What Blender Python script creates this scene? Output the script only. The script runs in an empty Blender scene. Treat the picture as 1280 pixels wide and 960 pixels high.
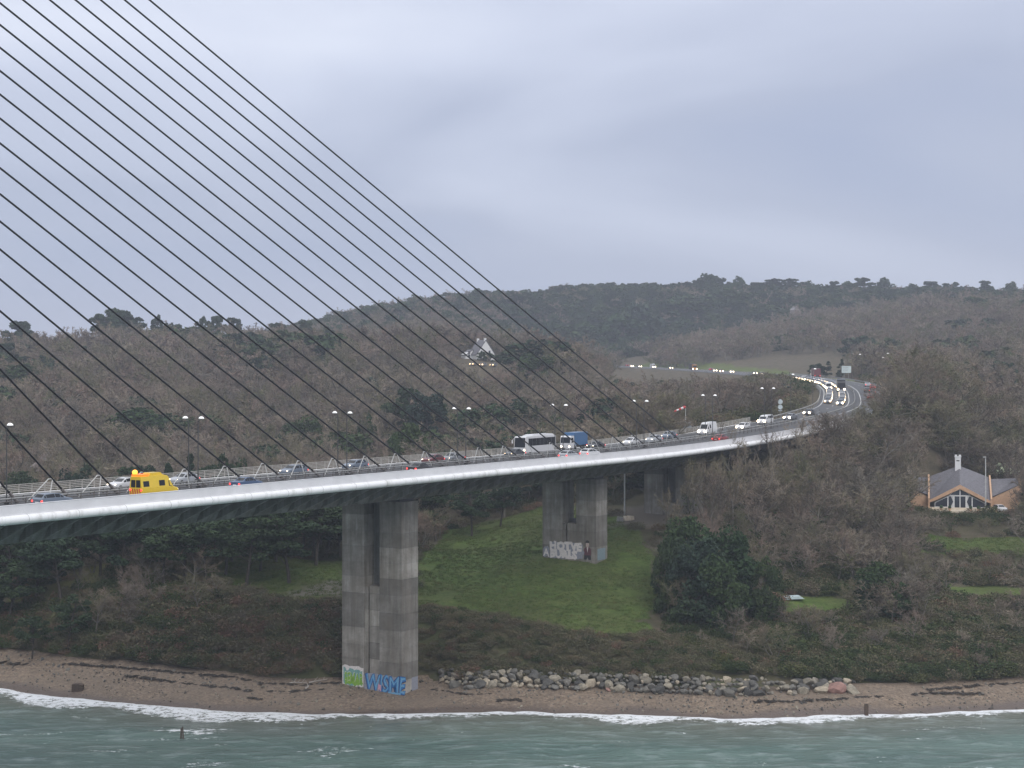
import bpy, math, random
import numpy as np
from mathutils import Vector, Matrix

R = math.radians
scene = bpy.context.scene
COL = scene.collection
random.seed(7)
rng = np.random.default_rng(7)

# ------------------------------------------------------------------ camera
CAM_H, FPX, HOR = 47.0, 2030.0, 464.0          # eye height over the water, focal length in px of a 1280 frame, horizon row
cam_d = bpy.data.cameras.new('camera'); cam = bpy.data.objects.new('camera', cam_d); COL.objects.link(cam)
cam.location = (0, 0, CAM_H); cam.rotation_euler = (R(90), 0, 0)
cam_d.sensor_width = 36; cam_d.lens = FPX / 1280 * 36
cam_d.shift_y = (HOR - 480) / 1280
cam_d.clip_end = 30000; cam_d.clip_start = 1
scene.camera = cam

# ------------------------------------------------------------------ sky, sun, exposure
SUN_EL, SUN_AZ = 36, 162
W = bpy.data.worlds.new('World'); scene.world = W; W.use_nodes = True
wn, wl = W.node_tree.nodes, W.node_tree.links; wn.clear()
out = wn.new('ShaderNodeOutputWorld'); bg = wn.new('ShaderNodeBackground')
sky = wn.new('ShaderNodeTexSky'); sky.sky_type = 'NISHITA'; sky.sun_disc = False
sky.sun_elevation = R(SUN_EL); sky.sun_rotation = R(SUN_AZ)
skm = wn.new('ShaderNodeVectorMath'); skm.operation = 'SCALE'; skm.inputs['Scale'].default_value = 0.05
wl.new(sky.outputs[0], skm.inputs[0])
tc = wn.new('ShaderNodeTexCoord'); sep = wn.new('ShaderNodeSeparateXYZ'); wl.new(tc.outputs['Generated'], sep.inputs[0])
mp = wn.new('ShaderNodeMapping'); mp.inputs['Scale'].default_value = (1.0, 1.0, 3.8); mp.inputs['Location'].default_value = (0.35, 0.2, 0.12)
wl.new(tc.outputs['Generated'], mp.inputs[0])
nz = wn.new('ShaderNodeTexNoise'); nz.inputs['Scale'].default_value = 2.0; nz.inputs['Detail'].default_value = 4; nz.inputs['Roughness'].default_value = 0.42
nz.inputs['Distortion'].default_value = 0.5
wl.new(mp.outputs[0], nz.inputs['Vector'])
amp = wn.new('ShaderNodeMath'); amp.operation = 'MULTIPLY_ADD'; amp.inputs[1].default_value = 0.80; amp.inputs[2].default_value = -0.37
wl.new(nz.outputs[0], amp.inputs[0])
add = wn.new('ShaderNodeMath'); add.operation = 'ADD'; wl.new(sep.outputs[2], add.inputs[0]); wl.new(amp.outputs[0], add.inputs[1])
ramp = wn.new('ShaderNodeValToRGB'); wl.new(add.outputs[0], ramp.inputs[0])
cr = ramp.color_ramp
cr.elements[0].position = 0.0; cr.elements[0].color = (0.238, 0.275, 0.382, 1)
cr.elements[1].position = 1.0; cr.elements[1].color = (0.97, 0.98, 1.0, 1)
e = cr.elements.new(0.10); e.color = (0.285, 0.315, 0.408, 1)
e = cr.elements.new(0.26); e.color = (0.425, 0.455, 0.548, 1)
mix = wn.new('ShaderNodeMix'); mix.data_type = 'RGBA'; mix.inputs[0].default_value = 0.9
wl.new(skm.outputs[0], mix.inputs[6]); wl.new(ramp.outputs[0], mix.inputs[7])
wl.new(mix.outputs[2], bg.inputs[0]); bg.inputs[1].default_value = 1.5
wl.new(bg.outputs[0], out.inputs[0])

sun_d = bpy.data.lights.new('sun', 'SUN'); sun_d.energy = 1.1; sun_d.angle = R(25); sun_d.color = (1.0, 0.95, 0.9)
sun = bpy.data.objects.new('sun', sun_d); COL.objects.link(sun); sun.location = (0, 0, 300)
az = R(SUN_AZ)
sdir = Vector((math.sin(az) * math.cos(R(SUN_EL)), math.cos(az) * math.cos(R(SUN_EL)), math.sin(R(SUN_EL))))
sun.rotation_euler = sdir.to_track_quat('Z', 'Y').to_euler()

vs = scene.view_settings
vs.view_transform = 'Standard'; vs.look = 'None'; vs.exposure = 0.2; vs.gamma = 1.0; vs.use_curve_mapping = False
scene.render.engine = 'CYCLES'
cy = scene.cycles
cy.use_denoising = True; cy.max_bounces = 5; cy.diffuse_bounces = 2; cy.glossy_bounces = 2; cy.transmission_bounces = 3
cy.volume_bounces = 1; cy.transparent_max_bounces = 8; cy.sample_clamp_indirect = 4.0; cy.caustics_reflective = False; cy.caustics_refractive = False

# ------------------------------------------------------------------ helpers
def at(px, py, d):
    """point at depth d (metres from the camera) seen at pixel px, py of the 1280 x 960 photograph"""
    return Vector(((px - 640) / FPX * d, d, CAM_H - (py - HOR) / FPX * d))

def proj(x, y, z):
    return 640 + x / y * FPX, HOR + (CAM_H - z) / y * FPX

def tag(o, label=None, cat=None, group=None, kind=None):
    if label: o['label'] = label
    if cat: o['category'] = cat
    if group: o['group'] = group
    if kind: o['kind'] = kind
    return o

def empty(name, loc=(0, 0, 0), rz=0.0):
    o = bpy.data.objects.new(name, None); COL.objects.link(o)
    o.location = loc; o.rotation_euler = (0, 0, rz); o.empty_display_size = 0.5
    return o

def mesh_obj(name, me, parent=None, loc=None, rot=None, scl=None):
    o = bpy.data.objects.new(name, me); COL.objects.link(o)
    if parent is not None: o.parent = parent
    if loc is not None: o.location = loc
    if rot is not None: o.rotation_euler = rot
    if scl is not None: o.scale = scl
    return o

class MB:
    """collects boxes, tubes and faces into one mesh"""
    def __init__(self): self.v = []; self.f = []; self.m = []
    def add(self, vs, fs, mi=0):
        b = len(self.v); self.v += [tuple(p) for p in vs]; self.f += [tuple(i + b for i in q) for q in fs]; self.m += [mi] * len(fs)
    def box(self, x0, x1, y0, y1, z0, z1, mi=0):
        self.add([(x0,y0,z0),(x1,y0,z0),(x1,y1,z0),(x0,y1,z0),(x0,y0,z1),(x1,y0,z1),(x1,y1,z1),(x0,y1,z1)],
                 [(0,3,2,1),(4,5,6,7),(0,1,5,4),(1,2,6,5),(2,3,7,6),(3,0,4,7)], mi)
    def tube(self, p, q, r0, r1=None, n=8, mi=0, cap=True):
        r1 = r0 if r1 is None else r1
        p, q = Vector(p), Vector(q); a = (q - p).normalized()
        x = a.orthogonal().normalized(); y = a.cross(x)
        vs = [p + (x * math.cos(2*math.pi*i/n) + y * math.sin(2*math.pi*i/n)) * r0 for i in range(n)]
        vs += [q + (x * math.cos(2*math.pi*i/n) + y * math.sin(2*math.pi*i/n)) * r1 for i in range(n)]
        fs = [(i, (i+1) % n, n + (i+1) % n, n + i) for i in range(n)]
        if cap: fs += [tuple(range(n))[::-1], tuple(range(n, 2*n))]
        self.add(vs, fs, mi)
    def prism(self, poly, y0, y1, mi=0):
        """polygon in x,z extruded along y"""
        n = len(poly)
        self.add([(x, y0, z) for x, z in poly] + [(x, y1, z) for x, z in poly],
                 [tuple(range(n)), tuple(range(2*n-1, n-1, -1))] + [((i+1) % n, i, n+i, n+(i+1) % n) for i in range(n)], mi)
    def sphere(self, c, rx, ry=None, rz=None, nu=10, nv=6, mi=0, half=False):
        ry = rx if ry is None else ry; rz = rx if rz is None else rz
        vs = []; t1 = math.pi/2 if half else math.pi
        for j in range(nv + 1):
            th = t1 * j / nv
            for i in range(nu):
                ph = 2*math.pi*i/nu
                vs.append((c[0]+rx*math.sin(th)*math.cos(ph), c[1]+ry*math.sin(th)*math.sin(ph), c[2]+rz*math.cos(th)))
        fs = [(j*nu+i, (j+1)*nu+i, (j+1)*nu+(i+1) % nu, j*nu+(i+1) % nu) for j in range(nv) for i in range(nu)]
        if half: fs.append(tuple(range(nv*nu, nv*nu+nu))[::-1])
        self.add(vs, fs, mi)
    def mesh(self, name, mats, smooth=False):
        me = bpy.data.meshes.new(name); me.from_pydata(self.v, [], self.f)
        for m in (mats if isinstance(mats, (list, tuple)) else [mats]): me.materials.append(m)
        if any(self.m): me.polygons.foreach_set('material_index', self.m)
        if smooth: me.polygons.foreach_set('use_smooth', [True] * len(self.f))
        me.update(); return me
    def build(self, name, mats, parent=None, smooth=False, **k):
        return mesh_obj(name, self.mesh(name, mats, smooth), parent, **k)

def np_mesh(name, v, f, mats, smooth=False):
    me = bpy.data.meshes.new(name)
    v = np.asarray(v, dtype=np.float32); f = np.asarray(f, dtype=np.int32); k = f.shape[1]
    me.vertices.add(len(v)); me.vertices.foreach_set('co', v.ravel())
    me.loops.add(f.size); me.loops.foreach_set('vertex_index', f.ravel())
    me.polygons.add(len(f)); me.polygons.foreach_set('loop_start', np.arange(len(f), dtype=np.int32) * k)
    me.polygons.foreach_set('loop_total', np.full(len(f), k, dtype=np.int32))
    for m in (mats if isinstance(mats, (list, tuple)) else [mats]): me.materials.append(m)
    if smooth: me.polygons.foreach_set('use_smooth', np.ones(len(f), dtype=bool))
    me.update(calc_edges=True); me.validate()
    return me

def smooth01(a, b, x):
    t = np.clip((x - a) / (b - a), 0, 1); return t * t * (3 - 2 * t)

def vnoise(x, y, sc, seed=0):
    """cheap value noise, 0..1"""
    x = np.asarray(x, dtype=float) / sc + 1000; y = np.asarray(y, dtype=float) / sc + 1000
    xi = np.floor(x).astype(np.int64); yi = np.floor(y).astype(np.int64); fx = x - xi; fy = y - yi
    fx = fx*fx*(3-2*fx); fy = fy*fy*(3-2*fy)
    def h(a, b):
        n = (a * 374761393 + b * 668265263 + seed * 974634721) & 0x7fffffff
        n = ((n ^ (n >> 13)) * 1274126177) & 0x7fffffff
        return ((n ^ (n >> 16)) & 0xffff) / 65535.0
    return (h(xi,yi)*(1-fx)+h(xi+1,yi)*fx)*(1-fy) + (h(xi,yi+1)*(1-fx)+h(xi+1,yi+1)*fx)*fy

# ------------------------------------------------------------------ materials
def mat(name):
    m = bpy.data.materials.new(name); m.use_nodes = True
    nt = m.node_tree; return m, nt.nodes, nt.links, nt.nodes['Principled BSDF']

def plain(name, col, rough=0.6, metal=0.0, var=0.12, scale=3.0, bump=0.0, spec=0.4):
    """one colour broken up by fine object-space noise"""
    m, N, L, b = mat(name)
    tc = N.new('ShaderNodeTexCoord'); n = N.new('ShaderNodeTexNoise'); n.inputs['Scale'].default_value = scale; n.inputs['Detail'].default_value = 6
    L.new(tc.outputs['Object'], n.inputs['Vector'])
    r = N.new('ShaderNodeValToRGB'); L.new(n.outputs[0], r.inputs[0])
    r.color_ramp.elements[0].position = 0.3; r.color_ramp.elements[1].position = 0.7
    r.color_ramp.elements[0].color = (*[c * (1 - var) for c in col], 1); r.color_ramp.elements[1].color = (*[min(1, c * (1 + var)) for c in col], 1)
    L.new(r.outputs[0], b.inputs['Base Color']); b.inputs['Roughness'].default_value = rough; b.inputs['Metallic'].default_value = metal
    b.inputs['Specular IOR Level'].default_value = spec
    if bump:
        bp_ = N.new('ShaderNodeBump'); bp_.inputs['Strength'].default_value = bump; bp_.inputs['Distance'].default_value = 0.05
        L.new(n.outputs[0], bp_.inputs['Height']); L.new(bp_.outputs[0], b.inputs['Normal'])
    return m

def emit(name, col, strength, base=(0.8, 0.8, 0.8)):
    m, N, L, b = mat(name); b.inputs['Base Color'].default_value = (*base, 1); b.inputs['Roughness'].default_value = 0.3
    b.inputs['Emission Color'].default_value = (*col, 1); b.inputs['Emission Strength'].default_value = strength
    m.cycles.emission_sampling = 'NONE'
    return m

def paint(name):
    """vehicle paint: colour from the object's own colour, thin road dirt"""
    m, N, L, b = mat(name)
    oi = N.new('ShaderNodeObjectInfo'); tc = N.new('ShaderNodeTexCoord'); n = N.new('ShaderNodeTexNoise'); n.inputs['Scale'].default_value = 4
    L.new(tc.outputs['Object'], n.inputs['Vector'])
    mx = N.new('ShaderNodeMix'); mx.data_type = 'RGBA'; mx.inputs[7].default_value = (0.10, 0.09, 0.08, 1)
    mm = N.new('ShaderNodeMath'); mm.operation = 'MULTIPLY'; mm.inputs[1].default_value = 0.22; L.new(n.outputs[0], mm.inputs[0])
    L.new(mm.outputs[0], mx.inputs[0]); L.new(oi.outputs['Color'], mx.inputs[6]); L.new(mx.outputs[2], b.inputs['Base Color'])
    b.inputs['Roughness'].default_value = 0.35; b.inputs['Coat Weight'].default_value = 0.35; b.inputs['Coat Roughness'].default_value = 0.15
    return m

def foliage(name, cols, rough=0.9, patch=18.0, trans=0.0):
    """per-plant colour from the instance's random value, mixed over the hillside by a broad noise"""
    m, N, L, b = mat(name)
    oi = N.new('ShaderNodeObjectInfo'); g = N.new('ShaderNodeNewGeometry')
    n = N.new('ShaderNodeTexNoise'); n.inputs['Scale'].default_value = 1.0 / patch; n.inputs['Detail'].default_value = 3
    L.new(g.outputs['Position'], n.inputs['Vector'])
    a = N.new('ShaderNodeMath'); a.operation = 'MULTIPLY_ADD'; a.inputs[1].default_value = 0.80; L.new(oi.outputs['Random'], a.inputs[0])
    s = N.new('ShaderNodeMath'); s.operation = 'MULTIPLY_ADD'; s.inputs[1].default_value = 1.2; s.inputs[2].default_value = -0.5
    L.new(n.outputs[0], s.inputs[0]); L.new(s.outputs[0], a.inputs[2])
    r = N.new('ShaderNodeValToRGB'); L.new(a.outputs[0], r.inputs[0])
    el = r.color_ramp.elements; k = len(cols)
    el[0].position = 0.05; el[0].color = (*cols[0], 1); el[1].position = 0.95; el[1].color = (*cols[-1], 1)
    for i in range(1, k - 1): q = el.new(0.05 + 0.9 * i / (k - 1)); q.color = (*cols[i], 1)
    L.new(r.outputs[0], b.inputs['Base Color']); b.inputs['Roughness'].default_value = rough; b.inputs['Specular IOR Level'].default_value = 0.15
    return m

def rock_mat(name):
    m, N, L, b = mat(name)
    oi = N.new('ShaderNodeObjectInfo'); tc = N.new('ShaderNodeTexCoord')
    r = N.new('ShaderNodeValToRGB'); r.color_ramp.interpolation = 'CONSTANT'; L.new(oi.outputs['Random'], r.inputs[0])
    cols = [(.085,.082,.078), (.150,.140,.125), (.215,.195,.165), (.115,.108,.095), (.25,.225,.18), (.16,.155,.145), (.065,.063,.060), (.20,.18,.145), (.29,.26,.21), (.13,.125,.115)]
    el = r.color_ramp.elements; el[0].color = (*cols[0], 1); el[1].position = 0.1; el[1].color = (*cols[1], 1)
    for i in range(2, len(cols)): q = el.new(i / len(cols)); q.color = (*cols[i], 1)
    n = N.new('ShaderNodeTexNoise'); n.inputs['Scale'].default_value = 2.2; n.inputs['Detail'].default_value = 8; n.inputs['Roughness'].default_value = 0.7
    L.new(tc.outputs['Object'], n.inputs['Vector'])
    mx = N.new('ShaderNodeMix'); mx.data_type = 'RGBA'; mx.blend_type = 'MULTIPLY'; mx.inputs[0].default_value = 0.75
    r2 = N.new('ShaderNodeValToRGB'); L.new(n.outputs[0], r2.inputs[0])
    r2.color_ramp.elements[0].position = 0.3; r2.color_ramp.elements[0].color = (.35,.36,.34,1); r2.color_ramp.elements[1].position = 0.62; r2.color_ramp.elements[1].color = (1.15,1.12,1.05,1)
    L.new(r.outputs[0], mx.inputs[6]); L.new(r2.outputs[0], mx.inputs[7]); L.new(mx.outputs[2], b.inputs['Base Color'])
    b.inputs['Roughness'].default_value = 0.8
    bp_ = N.new('ShaderNodeBump'); bp_.inputs['Strength'].default_value = 0.6; bp_.inputs['Distance'].default_value = 0.08
    L.new(n.outputs[0], bp_.inputs['Height']); L.new(bp_.outputs[0], b.inputs['Normal'])
    return m

def concrete_mat(name, base=(0.25, 0.245, 0.235), rand=0.25, dark=0.5):
    """board-marked concrete: per-lift tone, vertical rain streaks, stains"""
    m, N, L, b = mat(name)
    oi = N.new('ShaderNodeObjectInfo'); tc = N.new('ShaderNodeTexCoord')
    mp = N.new('ShaderNodeMapping'); mp.inputs['Scale'].default_value = (1.6, 1.6, 0.10); L.new(tc.outputs['Object'], mp.inputs[0])
    n1 = N.new('ShaderNodeTexNoise'); n1.inputs['Scale'].default_value = 1.0; n1.inputs['Detail'].default_value = 7; n1.inputs['Roughness'].default_value = 0.65; L.new(mp.outputs[0], n1.inputs['Vector'])
    n2 = N.new('ShaderNodeTexNoise'); n2.inputs['Scale'].default_value = 0.45; n2.inputs['Detail'].default_value = 8; n2.inputs['Roughness'].default_value = 0.7; L.new(tc.outputs['Object'], n2.inputs['Vector'])
    r = N.new('ShaderNodeValToRGB'); L.new(oi.outputs['Random'], r.inputs[0])
    r.color_ramp.elements[0].color = (*[c * (1 - rand) for c in base], 1); r.color_ramp.elements[1].color = (*[c * (1 + rand) for c in base], 1)
    r1 = N.new('ShaderNodeValToRGB'); L.new(n1.outputs[0], r1.inputs[0])
    r1.color_ramp.elements[0].position = 0.32; r1.color_ramp.elements[0].color = (dark, dark * .97, dark * .93, 1); r1.color_ramp.elements[1].position = 0.62; r1.color_ramp.elements[1].color = (1.08, 1.08, 1.1, 1)
    r2 = N.new('ShaderNodeValToRGB'); L.new(n2.outputs[0], r2.inputs[0])
    r2.color_ramp.elements[0].position = 0.35; r2.color_ramp.elements[0].color = (.62, .60, .57, 1); r2.color_ramp.elements[1].position = 0.65; r2.color_ramp.elements[1].color = (1.12, 1.12, 1.12, 1)
    a = N.new('ShaderNodeMix'); a.data_type = 'RGBA'; a.blend_type = 'MULTIPLY'; a.inputs[0].default_value = 0.9; L.new(r.outputs[0], a.inputs[6]); L.new(r1.outputs[0], a.inputs[7])
    c = N.new('ShaderNodeMix'); c.data_type = 'RGBA'; c.blend_type = 'MULTIPLY'; c.inputs[0].default_value = 0.9; L.new(a.outputs[2], c.inputs[6]); L.new(r2.outputs[0], c.inputs[7])
    n3 = N.new('ShaderNodeTexNoise'); n3.inputs['Scale'].default_value = 0.28; n3.inputs['Detail'].default_value = 5; mp3 = N.new('ShaderNodeMapping'); mp3.inputs['Location'].default_value = (7, 3, 1); mp3.inputs['Scale'].default_value = (1.5, 1.5, .5); L.new(tc.outputs['Object'], mp3.inputs[0]); L.new(mp3.outputs[0], n3.inputs['Vector'])
    r3 = N.new('ShaderNodeValToRGB'); L.new(n3.outputs[0], r3.inputs[0]); r3.color_ramp.elements[0].position = .48; r3.color_ramp.elements[0].color = (0, 0, 0, 1); r3.color_ramp.elements[1].position = .66; r3.color_ramp.elements[1].color = (.6, .6, .6, 1)
    c0 = c; c = N.new('ShaderNodeMix'); c.data_type = 'RGBA'; L.new(r3.outputs[0], c.inputs[0]); L.new(c0.outputs[2], c.inputs[6]); c.inputs[7].default_value = (base[0] * .52, base[1] * .47, base[2] * .42, 1)
    wv = N.new('ShaderNodeTexWave'); wv.bands_direction = 'Z'; wv.inputs['Scale'].default_value = 1.6; wv.inputs['Distortion'].default_value = .4; L.new(tc.outputs['Object'], wv.inputs['Vector'])
    c1 = c; c = N.new('ShaderNodeMix'); c.data_type = 'RGBA'; c.blend_type = 'MULTIPLY'; c.inputs[0].default_value = .16; L.new(c1.outputs[2], c.inputs[6]); L.new(wv.outputs['Color'], c.inputs[7])
    L.new(c.outputs[2], b.inputs['Base Color']); b.inputs['Roughness'].default_value = 0.85
    bp_ = N.new('ShaderNodeBump'); bp_.inputs['Strength'].default_value = 0.3; bp_.inputs['Distance'].default_value = 0.03; L.new(n2.outputs[0], bp_.inputs['Height']); L.new(bp_.outputs[0], b.inputs['Normal'])
    return m

M = {}
M['asphalt'] = plain('asphalt', (0.044, 0.044, 0.046), 0.62, var=0.3, scale=0.4)
M['line'] = plain('road_paint', (0.62, 0.62, 0.60), 0.6, var=0.2)
M['white_steel'] = plain('white_steel', (0.88, 0.875, 0.875), 0.45, var=0.05, scale=0.7)
m, N, L, b = mat('fascia_paint'); g0 = N.new('ShaderNodeNewGeometry'); mp0 = N.new('ShaderNodeMapping'); mp0.inputs['Scale'].default_value = (.8, .8, .12); L.new(g0.outputs['Position'], mp0.inputs[0])
n0 = N.new('ShaderNodeTexNoise'); n0.inputs['Scale'].default_value = 1.4; n0.inputs['Detail'].default_value = 8; n0.inputs['Roughness'].default_value = .7; L.new(mp0.outputs[0], n0.inputs['Vector'])
r0 = N.new('ShaderNodeValToRGB'); L.new(n0.outputs[0], r0.inputs[0]); r0.color_ramp.elements[0].position = .30; r0.color_ramp.elements[0].color = (.60, .59, .57, 1); r0.color_ramp.elements[1].position = .50; r0.color_ramp.elements[1].color = (.86, .86, .86, 1)
L.new(r0.outputs[0], b.inputs['Base Color']); b.inputs['Roughness'].default_value = .5; M['fascia'] = m
M['screen'] = plain('screen_steel', (0.80, 0.79, 0.81), 0.5, var=0.06, scale=0.5)
M['rail'] = plain('galvanised_rail', (0.33, 0.33, 0.32), 0.5, 0.3, var=0.2)
M['rail_dark'] = plain('dark_rail', (0.16, 0.15, 0.145), 0.55, 0.2, var=0.3)
M['far_fence'] = plain('far_fence', (0.42, 0.40, 0.365), 0.6, 0.0, var=0.15)
M['deck_side'] = concrete_mat('deck_concrete', (0.27, 0.275, 0.27), 0.12, 0.6)
M['pier'] = concrete_mat('pier_concrete', (0.295, 0.28, 0.25), 0.36, 0.58)
M['cable'] = plain('cable_sheath', (0.022, 0.022, 0.026), 0.45, var=0.2)
M['sleeve'] = plain('sleeve_steel', (0.22, 0.20, 0.19), 0.5, 0.3)
M['prop'] = plain('prop_steel', (0.60, 0.60, 0.58), 0.45, 0.2)
M['post_dark'] = plain('dark_post', (0.085, 0.085, 0.085), 0.5, 0.4)
M['lamp'] = emit('lamp_dome', (1.0, 0.97, 0.92), 0.32)
M['head'] = emit('headlight', (1.0, 0.80, 0.54), 9.0)
M['head_y'] = emit('yellow_headlight', (1.0, 0.62, 0.24), 3.2)
M['tail'] = emit('tail_light', (1.0, 0.06, 0.05), 2.2, (0.5, 0.02, 0.02))
M['beacon'] = emit('amber_beacon', (1.0, 0.16, 0.0), 1.1, (0.7, 0.15, 0.01))
M['beacon_hot'] = emit('amber_flash', (1.0, 0.36, 0.04), 2.4, (0.8, 0.35, 0.02))
M['paint'] = paint('vehicle_paint')
M['glass'] = plain('vehicle_glass', (0.012, 0.014, 0.018), 0.15, var=0.1, spec=0.3)
M['tyre'] = plain('tyre', (0.02, 0.02, 0.02), 0.85)
M['trim'] = plain('dark_trim', (0.04, 0.04, 0.042), 0.6)
M['twig'] = foliage('winter_twigs', [(.095,.076,.062), (.205,.165,.128), (.140,.132,.070), (.285,.235,.182), (.165,.128,.104), (.120,.126,.062), (.240,.172,.138), (.185,.165,.135), (.115,.092,.075)], patch=45)
M['bark'] = foliage('bark', [(.10,.088,.074), (.17,.155,.135), (.125,.118,.085)], patch=8)
M['pine_bark'] = plain('pine_bark', (.060, .050, .042), .9, var=.3, scale=4)
M['pine'] = foliage('pine_needles', [(.022,.038,.020), (.030,.052,.029), (.042,.064,.030), (.027,.045,.034)], patch=30)
M['leaf'] = foliage('evergreen_leaves', [(.024,.043,.020), (.034,.062,.026), (.048,.070,.026), (.028,.046,.032)], patch=20)
M['bramble'] = foliage('bramble', [(.150,.122,.088), (.105,.112,.055), (.185,.105,.080), (.100,.112,.052), (.165,.135,.098)], patch=9)
M['dry'] = foliage('dry_scrub', [(.115,.105,.062), (.150,.130,.080), (.095,.098,.050), (.135,.112,.078)], patch=7)
M['ivy'] = foliage('ivy', [(.055,.075,.026), (.042,.062,.026), (.085,.090,.034)], patch=9)
M['rock'] = rock_mat('boulder_stone')
M['weed'] = plain('seaweed', (0.030, 0.022, 0.016), 0.6, var=0.4, scale=8)
M['wood'] = plain('wet_timber', (0.075, 0.052, 0.038), 0.7, var=0.35, scale=5)
M['drift'] = plain('driftwood', (0.36, 0.33, 0.30), 0.8, var=0.25, scale=6)
M['slate'] = plain('slate_roof', (0.135, 0.13, 0.145), 0.55, var=0.25, scale=2.5, bump=0.2)
M['brick'] = plain('orange_render', (0.56, 0.36, 0.23), 0.8, var=0.12, scale=2)
M['cream'] = plain('cream_render', (0.66, 0.58, 0.47), 0.8, var=0.12, scale=2)
M['white'] = plain('white_render', (0.74, 0.74, 0.74), 0.7, var=0.06, scale=1)
M['win_frame'] = plain('white_window_frame', (0.80, 0.80, 0.80), 0.4, var=0.03)
M['win'] = plain('window_glass', (0.035, 0.040, 0.055), 0.08, var=0.2, spec=0.7)
M['curtain'] = plain('curtain', (0.60, 0.60, 0.60), 0.9, var=0.15, scale=6)
M['green_roof'] = plain('pale_green_roof', (0.36, 0.42, 0.27), 0.7, var=0.15)
M['grey_wall'] = plain('grey_wall', (0.30, 0.30, 0.29), 0.8, var=0.2)
M['sign_back'] = plain('sign_back', (0.34, 0.37, 0.39), 0.5, 0.2, var=0.1)
M['sign_pale'] = plain('sign_pale', (0.55, 0.62, 0.64), 0.5, var=0.08)
M['pinkish'] = plain('pink_render', (.28, .235, .225), .8, var=.15)
M['red'] = plain('red_cloth', (0.50, 0.05, 0.05), 0.8)
M['cloth'] = plain('white_cloth', (0.72, 0.70, 0.70), 0.8)

# ------------------------------------------------------------------ bridge axis and the road beyond it
BO = Vector((-39.7, 203.0, 0)); BU = Vector((0.532, 0.8467, 0)); BN = Vector((0.8467, -0.532, 0))   # s along the axis inland, t towards the near side
S_END = 196.0
def zdeck(s): return 32.4 + (2.57e-4 * (s - 90) ** 2 if s > 90 else 0.0)
_rp = [(-170, None)]
knots = [tuple(BO + BU * s)[:2] + (zdeck(s),) for s in (-170, -110, -50, 0, 50, 90, 120, 150, 175, S_END, 215)]
knots += [(88, 420, 37.9), (99, 470, 39.9), (108, 520, 41.4), (114, 570, 42.7), (116, 650, 44.4), (112, 760, 45.8), (100, 880, 47.6), (74, 1000, 49.7), (50, 1090, 51.2), (25, 1160, 50.5)]
def catmull(P, n=24):
    P = np.array(P, float); o = []
    for i in range(len(P) - 1):
        p0, p1, p2, p3 = P[max(i-1, 0)], P[i], P[i+1], P[min(i+2, len(P)-1)]
        for t in np.linspace(0, 1, n, endpoint=False):
            o.append(0.5 * (2*p1 + (p2-p0)*t + (2*p0-5*p1+4*p2-p3)*t*t + (3*p1-p0-3*p2+p3)*t**3))
    o.append(P[-1]); return np.array(o)
_c = catmull(knots); _seg = np.r_[0, np.cumsum(np.linalg.norm(np.diff(_c[:, :2], axis=0), axis=1))] - 170
ROAD_S = np.arange(-170, _seg[-1], 2.0)
ROAD = np.stack([np.interp(ROAD_S, _seg, _c[:, i]) for i in range(3)], 1)
def road_at(s):
    """position, unit direction and near-side normal of the carriageway axis at arc length s"""
    p = Vector([float(np.interp(s, ROAD_S, ROAD[:, i])) for i in range(3)])
    q = Vector([float(np.interp(s + 3, ROAD_S, ROAD[:, i])) for i in range(3)]); o = Vector([float(np.interp(s - 3, ROAD_S, ROAD[:, i])) for i in range(3)])
    d = (q - o); d3 = d.normalized(); d.z = 0; d.normalize()
    return p, d3, Vector((d.y, -d.x, 0))
def rpt(s, t, dz=0.0):
    p, d, n = road_at(s); return p + n * t + Vector((0, 0, dz))

# ------------------------------------------------------------------ terrain
SHORE = [(-900, 520), (-500, 360), (-260, 275), (-150, 250)] + [((px-640)/FPX*d, d) for px, d in
        [(0, 241), (60, 235), (160, 229.4), (300, 224), (480, 222.4), (640, 224), (800, 222.4), (930, 219.8), (1083, 222.4), (1280, 226)]] + [(110, 233), (200, 262), (400, 330), (900, 520)]
SX, SY = np.array([p[0] for p in SHORE]), np.array([p[1] for p in SHORE])
BWX, BWY = np.array([-300, -76, -56, -36, -27, -12, -7, 51, 73.6, 300]), np.array([18, 14, 13.5, 12, 16.5, 17, 9.5, 8.5, 10, 14])
def shore_y(x): return np.interp(x, SX, SY) + (vnoise(x, 0, 9, 3) - .5) * 1.2 + (vnoise(x, 0, 3, 4) - .5) * .4
def beach_w(x): return np.interp(x, BWX, BWY)
def beach_s(x): return np.interp(x, [-40, -30, -11, -6], [.2, .105, .105, .2])

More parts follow.
